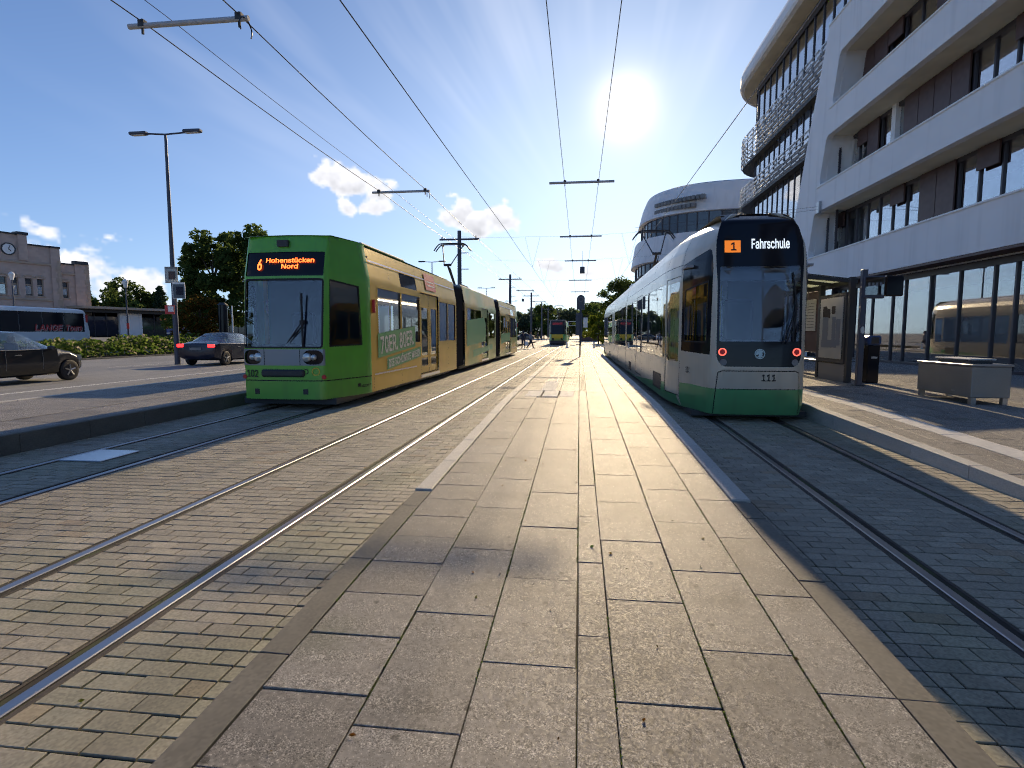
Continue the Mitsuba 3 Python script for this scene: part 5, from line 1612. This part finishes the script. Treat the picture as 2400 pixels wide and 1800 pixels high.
# ---------------------------------------------------------------- lamps
LG = 'tall twin arm street lamps along the road'
for i, (x, y, lb) in enumerate(((-18.35, 23.5, 'tall twin arm street lamp at the left with posters on its pole'), (-18.2, 68.0, 'twin arm street lamp just left of the nearest overhead mast, behind the green tram'), (-18.1, 108.0, 'third twin arm street lamp above the rear end of the green tram'), (-18.6, 152.0, 'farthest twin arm street lamp left of the far masts'))):
    k = thing('street_lamp', lb, 'street lamp', LG)
    put('pole', MB().cyl([x, y, 0.05], [x, y, 10.3], 0.125, 0.055, 14), 'mastblue', k, smooth=40)
    put('arm', MB().tube([[x - 1.35, y - 0.05, 10.36], [x, y, 10.28], [x + 1.35, y + 0.05, 10.36]], 0.04, 8), 'mastblue', k)
    for s in (-1, 1):
        put('lamp_head', MB().box(x + s * 1.3 - 0.42, x + s * 1.3 + 0.42, y - 0.13, y + 0.13, 10.30, 10.44, 0.04), 'mastblue', k)
        put('lens', MB().box(x + s * 1.3 - 0.3, x + s * 1.3 + 0.3, y - 0.09, y + 0.09, 10.285, 10.30), 'decal', k)
for x, y, z, lb in ((-18.28, 23.3, 4.10, 'grey election poster tied round the lamp pole, topmost'), (-17.87, 23.2, 3.40, 'navy poster with white frame on the lamp pole, below the grey one'), (-18.45, 23.3, 2.55, 'small red and white sign low on the lamp pole')):
    k = thing('pole_poster', lb, 'poster')
    a = math.radians(12)
    ex, ny = [math.cos(a), math.sin(a), 0], [-math.sin(a), math.cos(a), 0]
    w, h = (0.27, 0.36) if 'small' not in lb else (0.2, 0.2)
    put('board', MB().obox([x, y, z], ex, ny, up, w, 0.012, h), 'white' if 'navy' in lb else 'grey' if 'grey' in lb else 'red', k)
    if 'small' not in lb:
        put('print', MB().obox(np.array([x, y, z - 0.03]) - np.array(ny) * 0.016, ex, ny, up, w * 0.9, 0.003, h * 0.85), 'carnavy' if 'navy' in lb else 'poster', k)
        put('print_block', MB().obox(np.array([x + 0.04, y, z - 0.02]) - np.array(ny) * 0.021, ex, ny, up, w * 0.55, 0.002, h * 0.5), 'cloth_dark' if 'navy' in lb else 'brownpanel', k)
    else:
        put('white_half', MB().obox(np.array([x + 0.06, y, z + 0.03]) - np.array(ny) * 0.016, ex, ny, up, w * 0.6, 0.003, h * 0.6), 'white', k)
for x, y, h, lb in ((-51.0, 45, 6.3, 'small lantern post with pale head in front of the station building'), (-39.75, 45, 5.5, 'small lantern post with pale head in front of the low pavilion')):
    k = thing('lantern_post', lb, 'street lamp', 'small lantern posts on the forecourt')
    put('pole', MB().cyl([x, y, 0.15], [x, y, h], 0.085, 0.05, 10), 'mastblue', k, smooth=40)
    put('lantern', MB().loft([np.stack([x + q * np.cos(np.arange(8) * np.pi / 4), y + q * np.sin(np.arange(8) * np.pi / 4), np.full(8, h + z)], 1) for q, z in ((0.12, 0), (0.24, 0.5), (0.25, 0.55), (0.05, 0.75))]), 'white', k)
    put('sticker', MB().cyl([x, y, 1.9], [x, y, 2.4], 0.10, n=10), 'red', k)

# ---------------------------------------------------------------- furniture on the centre platform and far side
k = thing('stop_sign', 'tall thin pole with rounded stop sign standing on the centre platform', 'stop sign')
put('pole', MB().cyl([0.04, 29.9, 0.23], [0.04, 29.9, 2.8], 0.045, n=10), 'mastblue', k)
pill = unary_union([sbox(-0.21, 0, 0.21, 0.56), Point(0, 0.56).buffer(0.21, 10)])
put('sign_panel', MB().extr(pill, 0.06, frame([0.06, 29.93, 2.74], [1, 0, 0], [0, 0, 1])), 'mastblue', k)
put('sign_rim', MB().extr(pill.buffer(0.0).difference(pill.buffer(-0.03)), 0.068, frame([0.06, 29.934, 2.74], [1, 0, 0], [0, 0, 1])), 'grey', k)
put('sign_disc', MB().extr(Point(0, 0.53).buffer(0.13, 10).difference(Point(0, 0.53).buffer(0.10, 10)), 0.064, frame([0.06, 29.932, 2.74], [1, 0, 0], [0, 0, 1])), 'grey', k)
k = thing('info_pillar', 'dark information pillar with small white sign at the far end of the centre platform', 'information pillar')
put('pole', MB().cyl([0.15, 68, 0.2], [0.15, 68, 4.6], 0.12, n=10), 'mastblue', k)
put('board', MB().box(-0.45, 0.35, 67.85, 68.0, 1.25, 3.9, 0.03), 'mastblue', k)
put('white_sign', MB().box(0.45, 0.98, 67.9, 67.98, 2.2, 3.4, 0.02), 'white', k)
put('sign_arm', MB().box(-1.4, -0.45, 67.9, 67.95, 2.9, 2.98).box(-1.4, -1.33, 67.9, 67.95, 2.4, 2.98).box(-1.4, -0.45, 67.9, 67.95, 2.4, 2.46), 'white', k)
for x, lb in ((-1.05, 'low white bollard left of the stop sign, far down the platform'), (1.25, 'low white bollard right of the stop sign, far down the platform')):
    k = thing('bollard', lb, 'bollard')
    put('post', MB().box(x - 0.07, x + 0.07, 48.0, 48.15, 0.23, 0.75, 0.02), 'white', k)
    put('foot', MB().box(x - 0.11, x + 0.22, 47.95, 48.2, 0.23, 0.30, 0.02), 'white', k)
k = thing('boundary_wall', 'low dark wall closing the view behind the centre platform', 'wall')
put('wall', MB().box(0.0, 14, 108, 108.4, -0.05, 0.95, 0.03), 'brownpanel', k)
put('coping', MB().box(-0.05, 14.05, 107.95, 108.45, 0.953, 1.03, 0.02), 'grey', k)
k = thing('kiosk_box', 'small pale cabinet standing on the dark wall line far behind', 'cabinet')
put('cabinet', MB().box(2.6, 3.5, 104, 104.8, -0.02, 1.5, 0.04), 'mastblue', k)
put('lid', MB().box(2.55, 3.55, 103.95, 104.85, 1.5, 1.6, 0.02), 'white', k)
k = thing('advertising_column', 'black advertising column beside the autumn coloured tree', 'column')
put('shaft', MB().cyl([-28.6, 42, 0.1], [-28.6, 42, 3.75], 0.36, n=18), 'tramblack', k, smooth=40)
put('cap', MB().cyl([-28.6, 42, 3.753], [-28.6, 42, 3.95], 0.42, 0.2, 18), 'dark', k)
put('base', MB().cyl([-28.6, 42, 0.08], [-28.6, 42, 0.5], 0.42, n=18), 'dark', k)
k = thing('white_post', 'thin white post right of the black advertising column', 'post')
put('shaft', MB().cyl([-27.8, 42, 0.1], [-27.8, 42, 3.7], 0.055, n=8), 'white', k)
put('bracket', MB().box(-28.0, -27.8, 41.95, 42.05, 3.0, 3.4, 0.01), 'dark', k)

# ---------------------------------------------------------------- right platform furniture
k = thing('planter_box', 'grey perforated metal box on short feet with raised lid on the right platform', 'metal box')
x0, x1, y0, y1, zb = 6.72, 7.34, 10.40, 11.95, 0.24
put('body', MB().box(x0, x1, y0, y1, zb + 0.12, zb + 0.66, 0.012), 'mesh_metal', k)
put('rim', MB().box(x0 - 0.02, x1 + 0.02, y0 - 0.02, y1 + 0.02, zb + 0.662, zb + 0.70, 0.01), 'steel', k)
put('lid', MB().box(x0 + 0.12, x1 - 0.08, y0 + 0.25, y1 - 0.3, zb + 0.76, zb + 0.785, 0.008), 'tactile', k)
put('lid_frame', MB().box(x0 + 0.15, x1 - 0.11, y0 + 0.3, y1 - 0.35, zb + 0.702, zb + 0.758), 'dark', k)
put('lock', MB().box(x0 - 0.014, x0, y0 + 0.42, y0 + 0.5, zb + 0.2, zb + 0.22), 'steel', k)
for a in (x0 + 0.02, x1 - 0.1):
    for b in (y0 + 0.02, y1 - 0.1):
        put('foot', MB().box(a, a + 0.08, b, b + 0.08, zb - 0.005, zb + 0.118), 'steel', k)
sh = thing('tram_shelter', 'dark framed tram shelter with translucent roof panels beside the cream tram', 'shelter')
zr = lambda x: 3.03 - 0.13 * (x - 5.58)
for y in (15.25, 16.35, 17.75, 19.15, 20.5):
    put('roof_beam', MB().add([[5.45, y - .05, zr(5.45) - .14], [6.95, y - .05, zr(6.95) - .10], [6.95, y - .05, zr(6.95)], [5.45, y - .05, zr(5.45)], [5.45, y + .05, zr(5.45) - .14], [6.95, y + .05, zr(6.95) - .10], [6.95, y + .05, zr(6.95)], [5.45, y + .05, zr(5.45)]],
                         [[0, 1, 2], [0, 2, 3], [4, 6, 5], [4, 7, 6], [0, 4, 5], [0, 5, 1], [1, 5, 6], [1, 6, 2], [2, 6, 7], [2, 7, 3], [3, 7, 4], [3, 4, 0]]), 'dark', sh)
for a, b in ((15.2, 16.3), (16.4, 17.7), (17.8, 19.1), (19.2, 20.45)):
    m = MB()
    v, f = MB().box(5.55, 6.85, a, b, 0, 0.012).get()
    v = v.copy()
    v[:, 2] += zr(v[:, 0]) - 0.03
    put('roof_panel', (v, f), 'roofpane', sh)
put('roof_edge', MB().box(5.38, 5.45, 15.2, 20.55, 2.86, 3.06, 0.01), 'dark', sh)
put('gutter', MB().box(6.85, 7.0, 15.18, 20.55, 2.72, 2.88, 0.01), 'dark', sh)
for y in (14.78, 16.5, 18.4, 20.4):
    put('post', MB().box(6.62, 6.74, y - 0.06, y + 0.06, 0.23, 2.86), 'dark', sh)
ap = put('poster_case', MB().box(6.60, 6.74, 14.86, 16.42, 0.70, 2.5, 0.02), 'dark', sh)
put('poster', MB().box(6.585, 6.597, 14.98, 16.30, 0.82, 2.40), 'poster', ap)
pt = MB()
for (y, z, w, h) in ((16.0, 2.05, 0.12, 0.14), (15.78, 2.0, 0.09, 0.12), (15.5, 2.08, 0.10, 0.10)):
    pt.box(6.580, 6.584, y - w, y + w, z - h, z + h)
put('poster_print', pt, 'railrust', ap)
pt = MB()
for (y, z, w, h) in ((15.95, 1.55, 0.16, 0.36), (15.45, 1.60, 0.10, 0.30), (15.2, 1.5, 0.12, 0.34), (15.7, 1.2, 0.45, 0.10)):
    pt.box(6.580, 6.584, y - w, y + w, z - h, z + h, 0.002)
put('poster_print', pt, 'cloth_grey', ap)
put('kick_panel', MB().box(6.64, 6.70, 14.86, 16.42, 0.23, 0.69, 0.01), 'grey', sh)
tb = put('timetable_case', MB().box(7.05, 7.15, 17.6, 19.1, 0.9, 2.75, 0.02), 'brownpanel', sh)
put('timetable', MB().box(7.03, 7.048, 17.75, 18.85, 1.55, 2.5), 'paper', tb)
pt = MB()
for i in range(9):
    pt.box(7.026, 7.029, 17.85, 18.75 - 0.2 * (i % 3), 1.65 + i * 0.09, 1.672 + i * 0.09)
put('timetable_line', pt, 'grey', tb)
put('bench', MB().box(6.9, 7.25, 17.0, 20.2, 0.66, 0.72, 0.02).box(7.0, 7.1, 17.3, 17.4, 0.23, 0.66).box(7.0, 7.1, 19.8, 19.9, 0.23, 0.66), 'steel', sh)
k = thing('tram_shelter', 'dark shelter on the left platform hidden behind the green tram', 'shelter')
put('roof', MB().box(-10.3, -8.15, 16.6, 27, 2.85, 3.0, 0.03), 'dark', k)
for y in (17.2, 21.8, 26.4):
    put('post', MB().box(-10.0, -9.9, y - 0.05, y + 0.05, 0.23, 2.85), 'dark', k)
put('back_pane', MB().quad([-9.95, 17.3, 0.4], [-9.95, 26.3, 0.4], [-9.95, 26.3, 2.6], [-9.95, 17.3, 2.6]), 'pane', k)
k = thing('litter_bin', 'yellow litter bin under the shelter timetable', 'bin')
put('body', MB().cyl([7.25, 17.35, 0.35], [7.25, 17.35, 1.25], 0.2, n=14), 'yellow', k, smooth=40)
put('foot', MB().cyl([7.25, 17.35, 0.23], [7.25, 17.35, 0.35], 0.08, n=10), 'dark', k)
put('rim', MB().cyl([7.25, 17.35, 1.253], [7.25, 17.35, 1.30], 0.21, n=14), 'dark', k)
k = thing('departure_display', 'departure display post with hanging dark boards in front of the shop front', 'display')
put('post', MB().box(6.50, 6.62, 13.9, 14.02, 0.22, 2.95, 0.01), 'mastblue', k)
put('display_board', MB().box(6.52, 6.98, 13.86, 14.0, 2.28, 2.80, 0.02), 'mastblue', k)
dk_ = put('display_board', MB().box(7.0, 7.38, 13.86, 14.0, 2.33, 2.80, 0.02), 'tramblack', k)
put('display_glass', MB().box(6.55, 6.95, 13.845, 13.857, 2.36, 2.76), 'mirrorpane', k)
m = MB()
for i in range(4):
    m.box(6.60 + i * 0.085, 6.645 + i * 0.085, 13.838, 13.844, 2.56, 2.64)
put('display_row', m, 'cloth_grey', k)
put('oval_plate', MB().extr(affinity.scale(Point(0, 0).buffer(0.055, 10), 0.8, 1.5), 0.012, frame([6.56, 13.898, 1.55], [1, 0, 0], [0, 0, 1])), 'decal', k)
put('foot', MB().box(6.44, 6.68, 13.84, 14.08, 0.22, 0.26, 0.01), 'dark', k)
k = thing('ticket_machine', 'dark ticket machine with blue hood between the shelter and the shop front', 'ticket machine')
put('cabinet', MB().box(7.12, 7.4, 14.75, 15.05, 0.23, 1.18, 0.02), 'tramblack', k)
put('hood', MB().box(7.10, 7.42, 14.72, 15.08, 1.183, 1.42, 0.04), 'bluebin', k)
put('screen', MB().box(7.17, 7.35, 14.714, 14.722, 1.22, 1.38), 'darkglass', k)
put('slot', MB().box(7.2, 7.34, 14.742, 14.752, 0.85, 0.9), 'steel', k)

# ---------------------------------------------------------------- trees and planting


def leaf_mesh(c_, size, r_, flat=0.0):
    n = len(c_)
    a = r_.normal(size=(n, 3))
    a[:, 2] *= 1 - flat
    a /= np.linalg.norm(a, axis=1, keepdims=True)
    b = np.cross(a, r_.normal(size=(n, 3)))
    b /= np.linalg.norm(b, axis=1, keepdims=True)
    nn = np.cross(a, b)
    s = size * r_.uniform(0.6, 1.35, (n, 1))
    v = np.stack([c_ - a * s, c_ + b * s * 0.55 + nn * s * 0.15, c_ + a * s, c_ - b * s * 0.55 + nn * s * 0.15], 1).reshape(-1, 3)
    i = np.arange(n)[:, None] * 4
    f = np.concatenate([i + [0, 1, 2], i + [0, 2, 3]], 0)
    return v, f, np.repeat(r_.random((n, 2)), 4, 0)


def tree(name, label, x, y, z0, h, rad, leaf='leaf_dark', n=5000, size=0.28, base=0.22, clumps=46, cat='tree', group=None, seed=0, shape='round', trunk=0.02):
    r_ = np.random.default_rng(1000 + seed)
    k = thing(name, label, cat, group)
    tw = h * trunk
    lean = r_.normal(0, 0.02 * h, 2)
    top = h * (0.82 if shape == 'round' else 0.97)
    tt = np.linspace(0, 1, 7)
    ax = np.stack([x + lean[0] * tt ** 2, y + lean[1] * tt ** 2, z0 - 0.05 + top * tt], 1)
    m = MB().tube(ax, tw * (1 - 0.8 * tt) + 0.01, 8)
    C = []
    for i in range(clumps):
        u = (i + 0.5) / clumps
        if shape == 'cone':
            zz = base + (0.98 - base) * u ** 0.8
            rr = rad * (1 - (zz - base) / (1 - base)) ** 0.85 * r_.uniform(0.45, 1.0)
        else:
            zz = base + (1 - base) * r_.beta(1.6, 1.35)
            q = (zz - base) / (1 - base)
            rr = rad * math.sqrt(max(1 - (2 * q - 0.85) ** 2 / 1.4, 0.05)) * r_.uniform(0.25, 1.0) ** 0.6
        th = i * 2.399963 + r_.normal(0, 0.5)
        C.append([x + lean[0] * zz ** 2 + rr * math.cos(th), y + lean[1] * zz ** 2 + rr * math.sin(th), z0 + h * zz])
    C = np.array(C)
    for c__ in C[:: max(1, clumps // 14)]:
        hz = max(0.15, ((c__[2] - z0) / h) * 0.72)
        p0 = np.array([np.interp(hz, tt, ax[:, q]) for q in range(3)])
        p0[2] = z0 + min(hz * h, top * 0.95)
        mid = (p0 + c__) / 2 + [0, 0, 0.04 * h]
        m.tube([p0, mid, c__], [tw * 0.42, tw * 0.25, tw * 0.1], 5)
    put('trunk', m, 'bark', k)
    cr = r_.uniform(0.55, 1.3, clumps) * (rad * (0.31 if shape == 'round' else 0.26))
    w = cr ** 2
    idx = r_.choice(clumps, n, p=w / w.sum())
    d = r_.normal(size=(n, 3))
    d /= np.linalg.norm(d, axis=1, keepdims=True)
    q = C[idx] + d * (cr[idx] * r_.uniform(0.3, 1.0, n) ** 0.5)[:, None] * [1, 1, 0.72]
    q[:, 2] = np.maximum(q[:, 2], z0 + base * h * 0.6)
    v, f, uv = leaf_mesh(q, size, r_, 0.3)
    put('crown', (v, f), leaf, k, uv=uv)
    return k


tree('tree', 'big dark leafy tree right of the tall street lamp', -35.0, 50, 0.3, 10.7, 2.9, n=6500, size=0.24, base=0.16, clumps=56, seed=1)
tree('tree', 'big dark tree half hidden by the green tram roof', -31.0, 50.5, 0.3, 10.7, 3.0, n=6500, size=0.24, base=0.14, clumps=56, seed=2)
tree('tree', 'small tree with reddish autumn leaves below the big dark tree', -31.3, 43, 0.12, 4.5, 1.9, 'leaf_autumn', 3600, 0.15, 0.2, 40, seed=3)
tree('tree', 'low bushy green tree beside the lamp posters', -34.2, 46, 0.15, 4.2, 2.0, 'leaf_mid', 3000, 0.16, 0.1, 36, seed=4)
for i, (x, y, h, r_, sp, lb) in enumerate(((-92, 95, 9.8, 2.0, 'cone', 'slim dark conifer touching the right end of the station building'), (-87.5, 96, 10.2, 2.2, 'cone', 'pointed conifer above the pavilion roof, left of the lantern'), (-83.5, 94, 10.0, 3.6, 'round', 'dense dark tree behind the lantern post'), (-80, 97, 8.4, 2.6, 'round', 'lower dark tree right of the lantern post'),
                                         (-76.8, 95, 9.2, 1.9, 'cone', 'single pointed conifer between lantern post and tall street lamp'), (-89.8, 93, 7.2, 3.0, 'round', 'bushy tree between the two left conifers'), (-73, 96, 5.8, 2.6, 'round', 'low tree just left of the tall street lamp'), (-78, 90, 5.6, 2.6, 'round', 'low bushy tree at the foot of the single conifer'))):
    tree('background_tree', lb, x, y, 0.9, h, r_, 'leaf_conifer' if sp == 'cone' else 'leaf_dark', 2600, 0.34, 0.08 if sp == 'cone' else 0.15, 44, seed=10 + i, shape=sp, group='trees behind the low pavilion')
far_t = [(-20.5, 150, 5.4, 3.6), (-16.5, 155, 7.0, 4.0), (-12.8, 158, 8.0, 4.0), (-9.5, 150, 8.8, 3.6), (-6.5, 160, 8.4, 4.2), (-2.8, 152, 8.2, 3.8), (1.0, 158, 9.0, 3.6), (3.9, 150, 9.4, 3.4), (-25, 160, 6.5, 4), (-31, 170, 7, 5), (-38, 175, 7, 5)]
wh = ['leftmost', 'second', 'third', 'fourth', 'fifth', 'sixth', 'seventh', 'eighth from the left', 'behind the rear end of the green tram', 'behind the green tram, farther left', 'farthest left behind the green tram']
for i, (x, y, h, r_) in enumerate(far_t):
    tree('far_tree', f'hazy tree of the far row, {wh[i]}', x, y, -0.05, h, r_, 'leaf_far' if i % 3 else 'leaf_mid', 2200, 0.42, 0.08, 38, seed=30 + i, group='far row of trees')
tree('tree', 'tall dark tree with thin outer twigs beside the cream tram roof', 5.3, 84, -0.03, 9.1, 3.1, 'leaf_dark', 5200, 0.22, 0.16, 52, seed=50)
tree('tree', 'second dark tree behind the cream tram roof', 9.2, 88, -0.03, 8.6, 3.2, 'leaf_dark', 3800, 0.24, 0.16, 46, seed=51)
tree('tree', 'green tree behind the information pillar', 1.8, 112, -0.03, 7.2, 2.6, 'leaf_mid', 2600, 0.26, 0.1, 36, seed=52)
tree('bush', 'bright lime green bush beside the far end of the cream tram', 2.7, 80, -0.03, 4.2, 1.9, 'leaf_lime', 3200, 0.16, 0.06, 40, cat='bush', seed=53)
tree('bush', 'dark bush under the tall dark tree', 6.5, 80, -0.03, 3.6, 2.4, 'leaf_mid', 2600, 0.18, 0.05, 36, cat='bush', seed=54)
for i, (x, y, h, r_) in enumerate(((-60, -14, 12, 5), (-48, -22, 11, 5), (-42, 6, 9, 4.0), (-47, -2, 10, 4.5), (-52, 14, 10, 4.5))):
    tree('roadside_tree', ['leafy tree outside the left edge, nearest to the camera side', 'leafy tree outside the left edge, farthest behind the camera', 'lowest leafy tree outside the left edge by the road', 'middle leafy tree outside the left edge', 'leafy tree outside the left edge before the station forecourt'][i], x, y, 0.2, h, r_, 'leaf_dark', 2600, 0.38, 0.15, 40, seed=60 + i, group='roadside trees outside the left edge')
r_ = np.random.default_rng(77)
n = 30000
hx, hy = r_.uniform(-31.5, -26.75, n), r_.uniform(12, 62, n)
edge = np.clip((-26.7 - hx) / 0.9, 0, 1) ** 0.6 * np.clip((hx + 31.6) / 0.8, 0, 1) ** 0.6
hh = edge * (0.25 + 1.35 * meshkit.fbm(np.stack([hx * 0.6, hy * 0.6, hx * 0], -1), 4, 5))
pz_ = 0.12 + hh * r_.uniform(0.15, 1.0, n) ** 0.55
v, f, uv = leaf_mesh(np.stack([hx, hy, pz_], 1), 0.13, r_, 0.2)
hk = put('verge_planting', (v, f), 'leaf_hedge', uv=uv)
tag(hk, 'dense green flowering ground cover along the road verge', 'ground cover', kind='stuff')
k = put('verge_soil', sheet(-31.8, -26.66, [10, 40, 64], 0.13), 'bark')
tag(k, 'dark soil strip under the verge planting', kind='structure')
# moss tufts in the joints, near the camera
mt = []
for cx_ in (-1.258, -0.81, -0.405, 0.005, 0.157, 0.555, 0.95):
    for y in r_.uniform(1.3, 7, 220):
        if meshkit.noise(np.array([y * 1.3, cx_ * 7, 0.0])) > 0.42:
            q = r_.normal(0, 1, (5, 3)) * [0.003, 0.02, 0.0014] + [cx_, y, float(zp(y)) - 0.0035]
            mt.append(q)
v, f, uv = leaf_mesh(np.vstack(mt), 0.006, r_, 0.0)
k = put('joint_moss', (v, f), 'leaf_mid', uv=uv)
tag(k, 'tiny moss tufts growing in the slab joints', 'moss', kind='stuff')
lv = []
for i in range(60):
    x, y = r_.uniform(-1.2, 1.2), r_.uniform(1.5, 8)
    lv.append([x, y, float(zp(y)) + 0.006])
for i in range(14):
    x, y = r_.uniform(-3.6, -1.5), r_.uniform(1.5, 8)
    lv.append([x, y, 0.008])
v, f, uv = leaf_mesh(np.array(lv), 0.011, r_, 0.9)
k = put('leaf_litter', (v, f), 'leaf_autumn', uv=uv)
tag(k, 'scattered tiny dry leaf crumbs on the paving', 'leaf litter', kind='stuff')

# ---------------------------------------------------------------- people
import manifold3d as m3


def person(label, x, y, z, rz, joints, parts, h=1.74):
    """joints: name -> (x, y, z, radius) for a 1.74 m figure; parts: (name, material, bones)"""
    k = thing('person', label, 'person')
    M = np.array(move(x, y, z, rz, h / 1.74).matrix)
    for name, m_, bones, in parts:
        solids = []
        for a, b in bones:
            s = [m3.Manifold.sphere(joints[q][3], 14).translate(list(joints[q][:3])) for q in (a, b)]
            solids.append(m3.Manifold.batch_hull(s))
        mm = m3.Manifold.batch_boolean(solids, m3.OpType.Add).refine_to_length(0.05)
        q = mm.to_mesh()
        tm = trimesh.Trimesh(q.vert_properties[:, :3], q.tri_verts, process=True)
        trimesh.smoothing.filter_taubin(tm, iterations=6)
        v = tm.vertices @ M[:3, :3].T + M[:3, 3]
        put(name, (v, tm.faces), m_, k, smooth=True)
    return k


def walker(step, arm, bag=False):
    s = step
    return dict(ch=(0, 0.02, 1.28, .145), sl=(-.17, 0, 1.40, .07), sr=(.17, 0, 1.40, .07), be=(0, 0.02, 1.08, .13), hl=(-.09, 0, .93, .105), hr=(.09, 0, .93, .105), nk=(0, .02, 1.48, .055), hd=(0, .05, 1.62, .095), ht=(0, .03, 1.66, .10), ns=(0, .15, 1.60, .018), fc=(0, .10, 1.57, .06),
                kl=(-.10, .16 * s, .50, .07), al=(-.10, .26 * s, .09, .048), tl=(-.10, .26 * s + .17, .045, .035), kr=(.10, -.04 * s, .50, .07), ar=(.10, -.30 * s, .14, .048), tr=(.10, -.30 * s + .14, .05, .035),
                el=(-.25, -.10 * arm, 1.13, .048), wl=(-.25, .02 * arm, .90, .036), gl=(-.24, .05 * arm, .82, .035), er=(.25, .08 * arm, 1.13, .048), wr=(.24, .22 * arm, .93, .036), gr=(.23, .27 * arm, .87, .035),
                b0=(.30, .05, .55, .10), b1=(.30, -.02, .42, .13), hr0=(0, -.03, 1.66, .098), hr1=(0, -.06, 1.56, .075))


PARTS = [('body', 'skin', [('nk', 'hd'), ('hd', 'fc'), ('fc', 'ns'), ('wl', 'gl'), ('wr', 'gr'), ('ch', 'nk')]), ('hair', 'cloth_dark', [('ht', 'hr0'), ('hr0', 'hr1')]),
         ('jacket', 'cloth_grey', [('ch', 'be'), ('ch', 'sl'), ('ch', 'sr'), ('be', 'hl'), ('be', 'hr'), ('hl', 'hr'), ('sl', 'el'), ('el', 'wl'), ('sr', 'er'), ('er', 'wr')]),
         ('trousers', 'cloth_dark', [('hl', 'hr'), ('hl', 'kl'), ('kl', 'al'), ('hr', 'kr'), ('kr', 'ar')]), ('shoe', 'rubber', [('al', 'tl')]), ('shoe', 'rubber', [('ar', 'tr')])]


def dressed(j, t):
    return [(n_, {'jacket': j, 'trousers': t}.get(n_, m_), b) for n_, m_, b in PARTS]


person('person in dark coat walking away left of the couple beyond the green tram', -5.45, 54.4, -0.0, 20, walker(0.7, 1), dressed('cloth_dark', 'cloth_dark'), 1.76)
pk_ = person('person with pale scarf and bag striding to the right beyond the green tram', -4.75, 54.2, -0.0, -80, walker(1.25, 1), dressed('cloth_grey', 'cloth_dark'), 1.70)
tb_ = thing('tote_bag', 'white carrier bag in the hand of the walking couple', 'bag')
put('bag', MB().loft([np.array([[-5.12 - w, 54.2 - d, z], [-5.12 + w, 54.2 - d, z], [-5.12 + w, 54.2 + d, z], [-5.12 - w, 54.2 + d, z]]) for w, d, z in ((.13, .08, .32), (.16, .10, .36), (.17, .09, .62), (.15, .03, .72))]), 'white', tb_)
person('small distant person walking right of the couple, left of the far tram', -8.0, 108, -0.0, -60, walker(1.0, 1), dressed('cloth_dark', 'cloth_dark'), 1.75)
person('person in light top standing before the low pavilion', -54.6, 70, 1.05, 120, walker(0.2, 0.4), dressed('white', 'vanblue'), 1.72)
person('person in dark clothes standing before the low pavilion beside the light one', -53.6, 71, 1.05, 90, walker(0.3, 0.5), dressed('cloth_dark', 'cloth_dark'), 1.78)
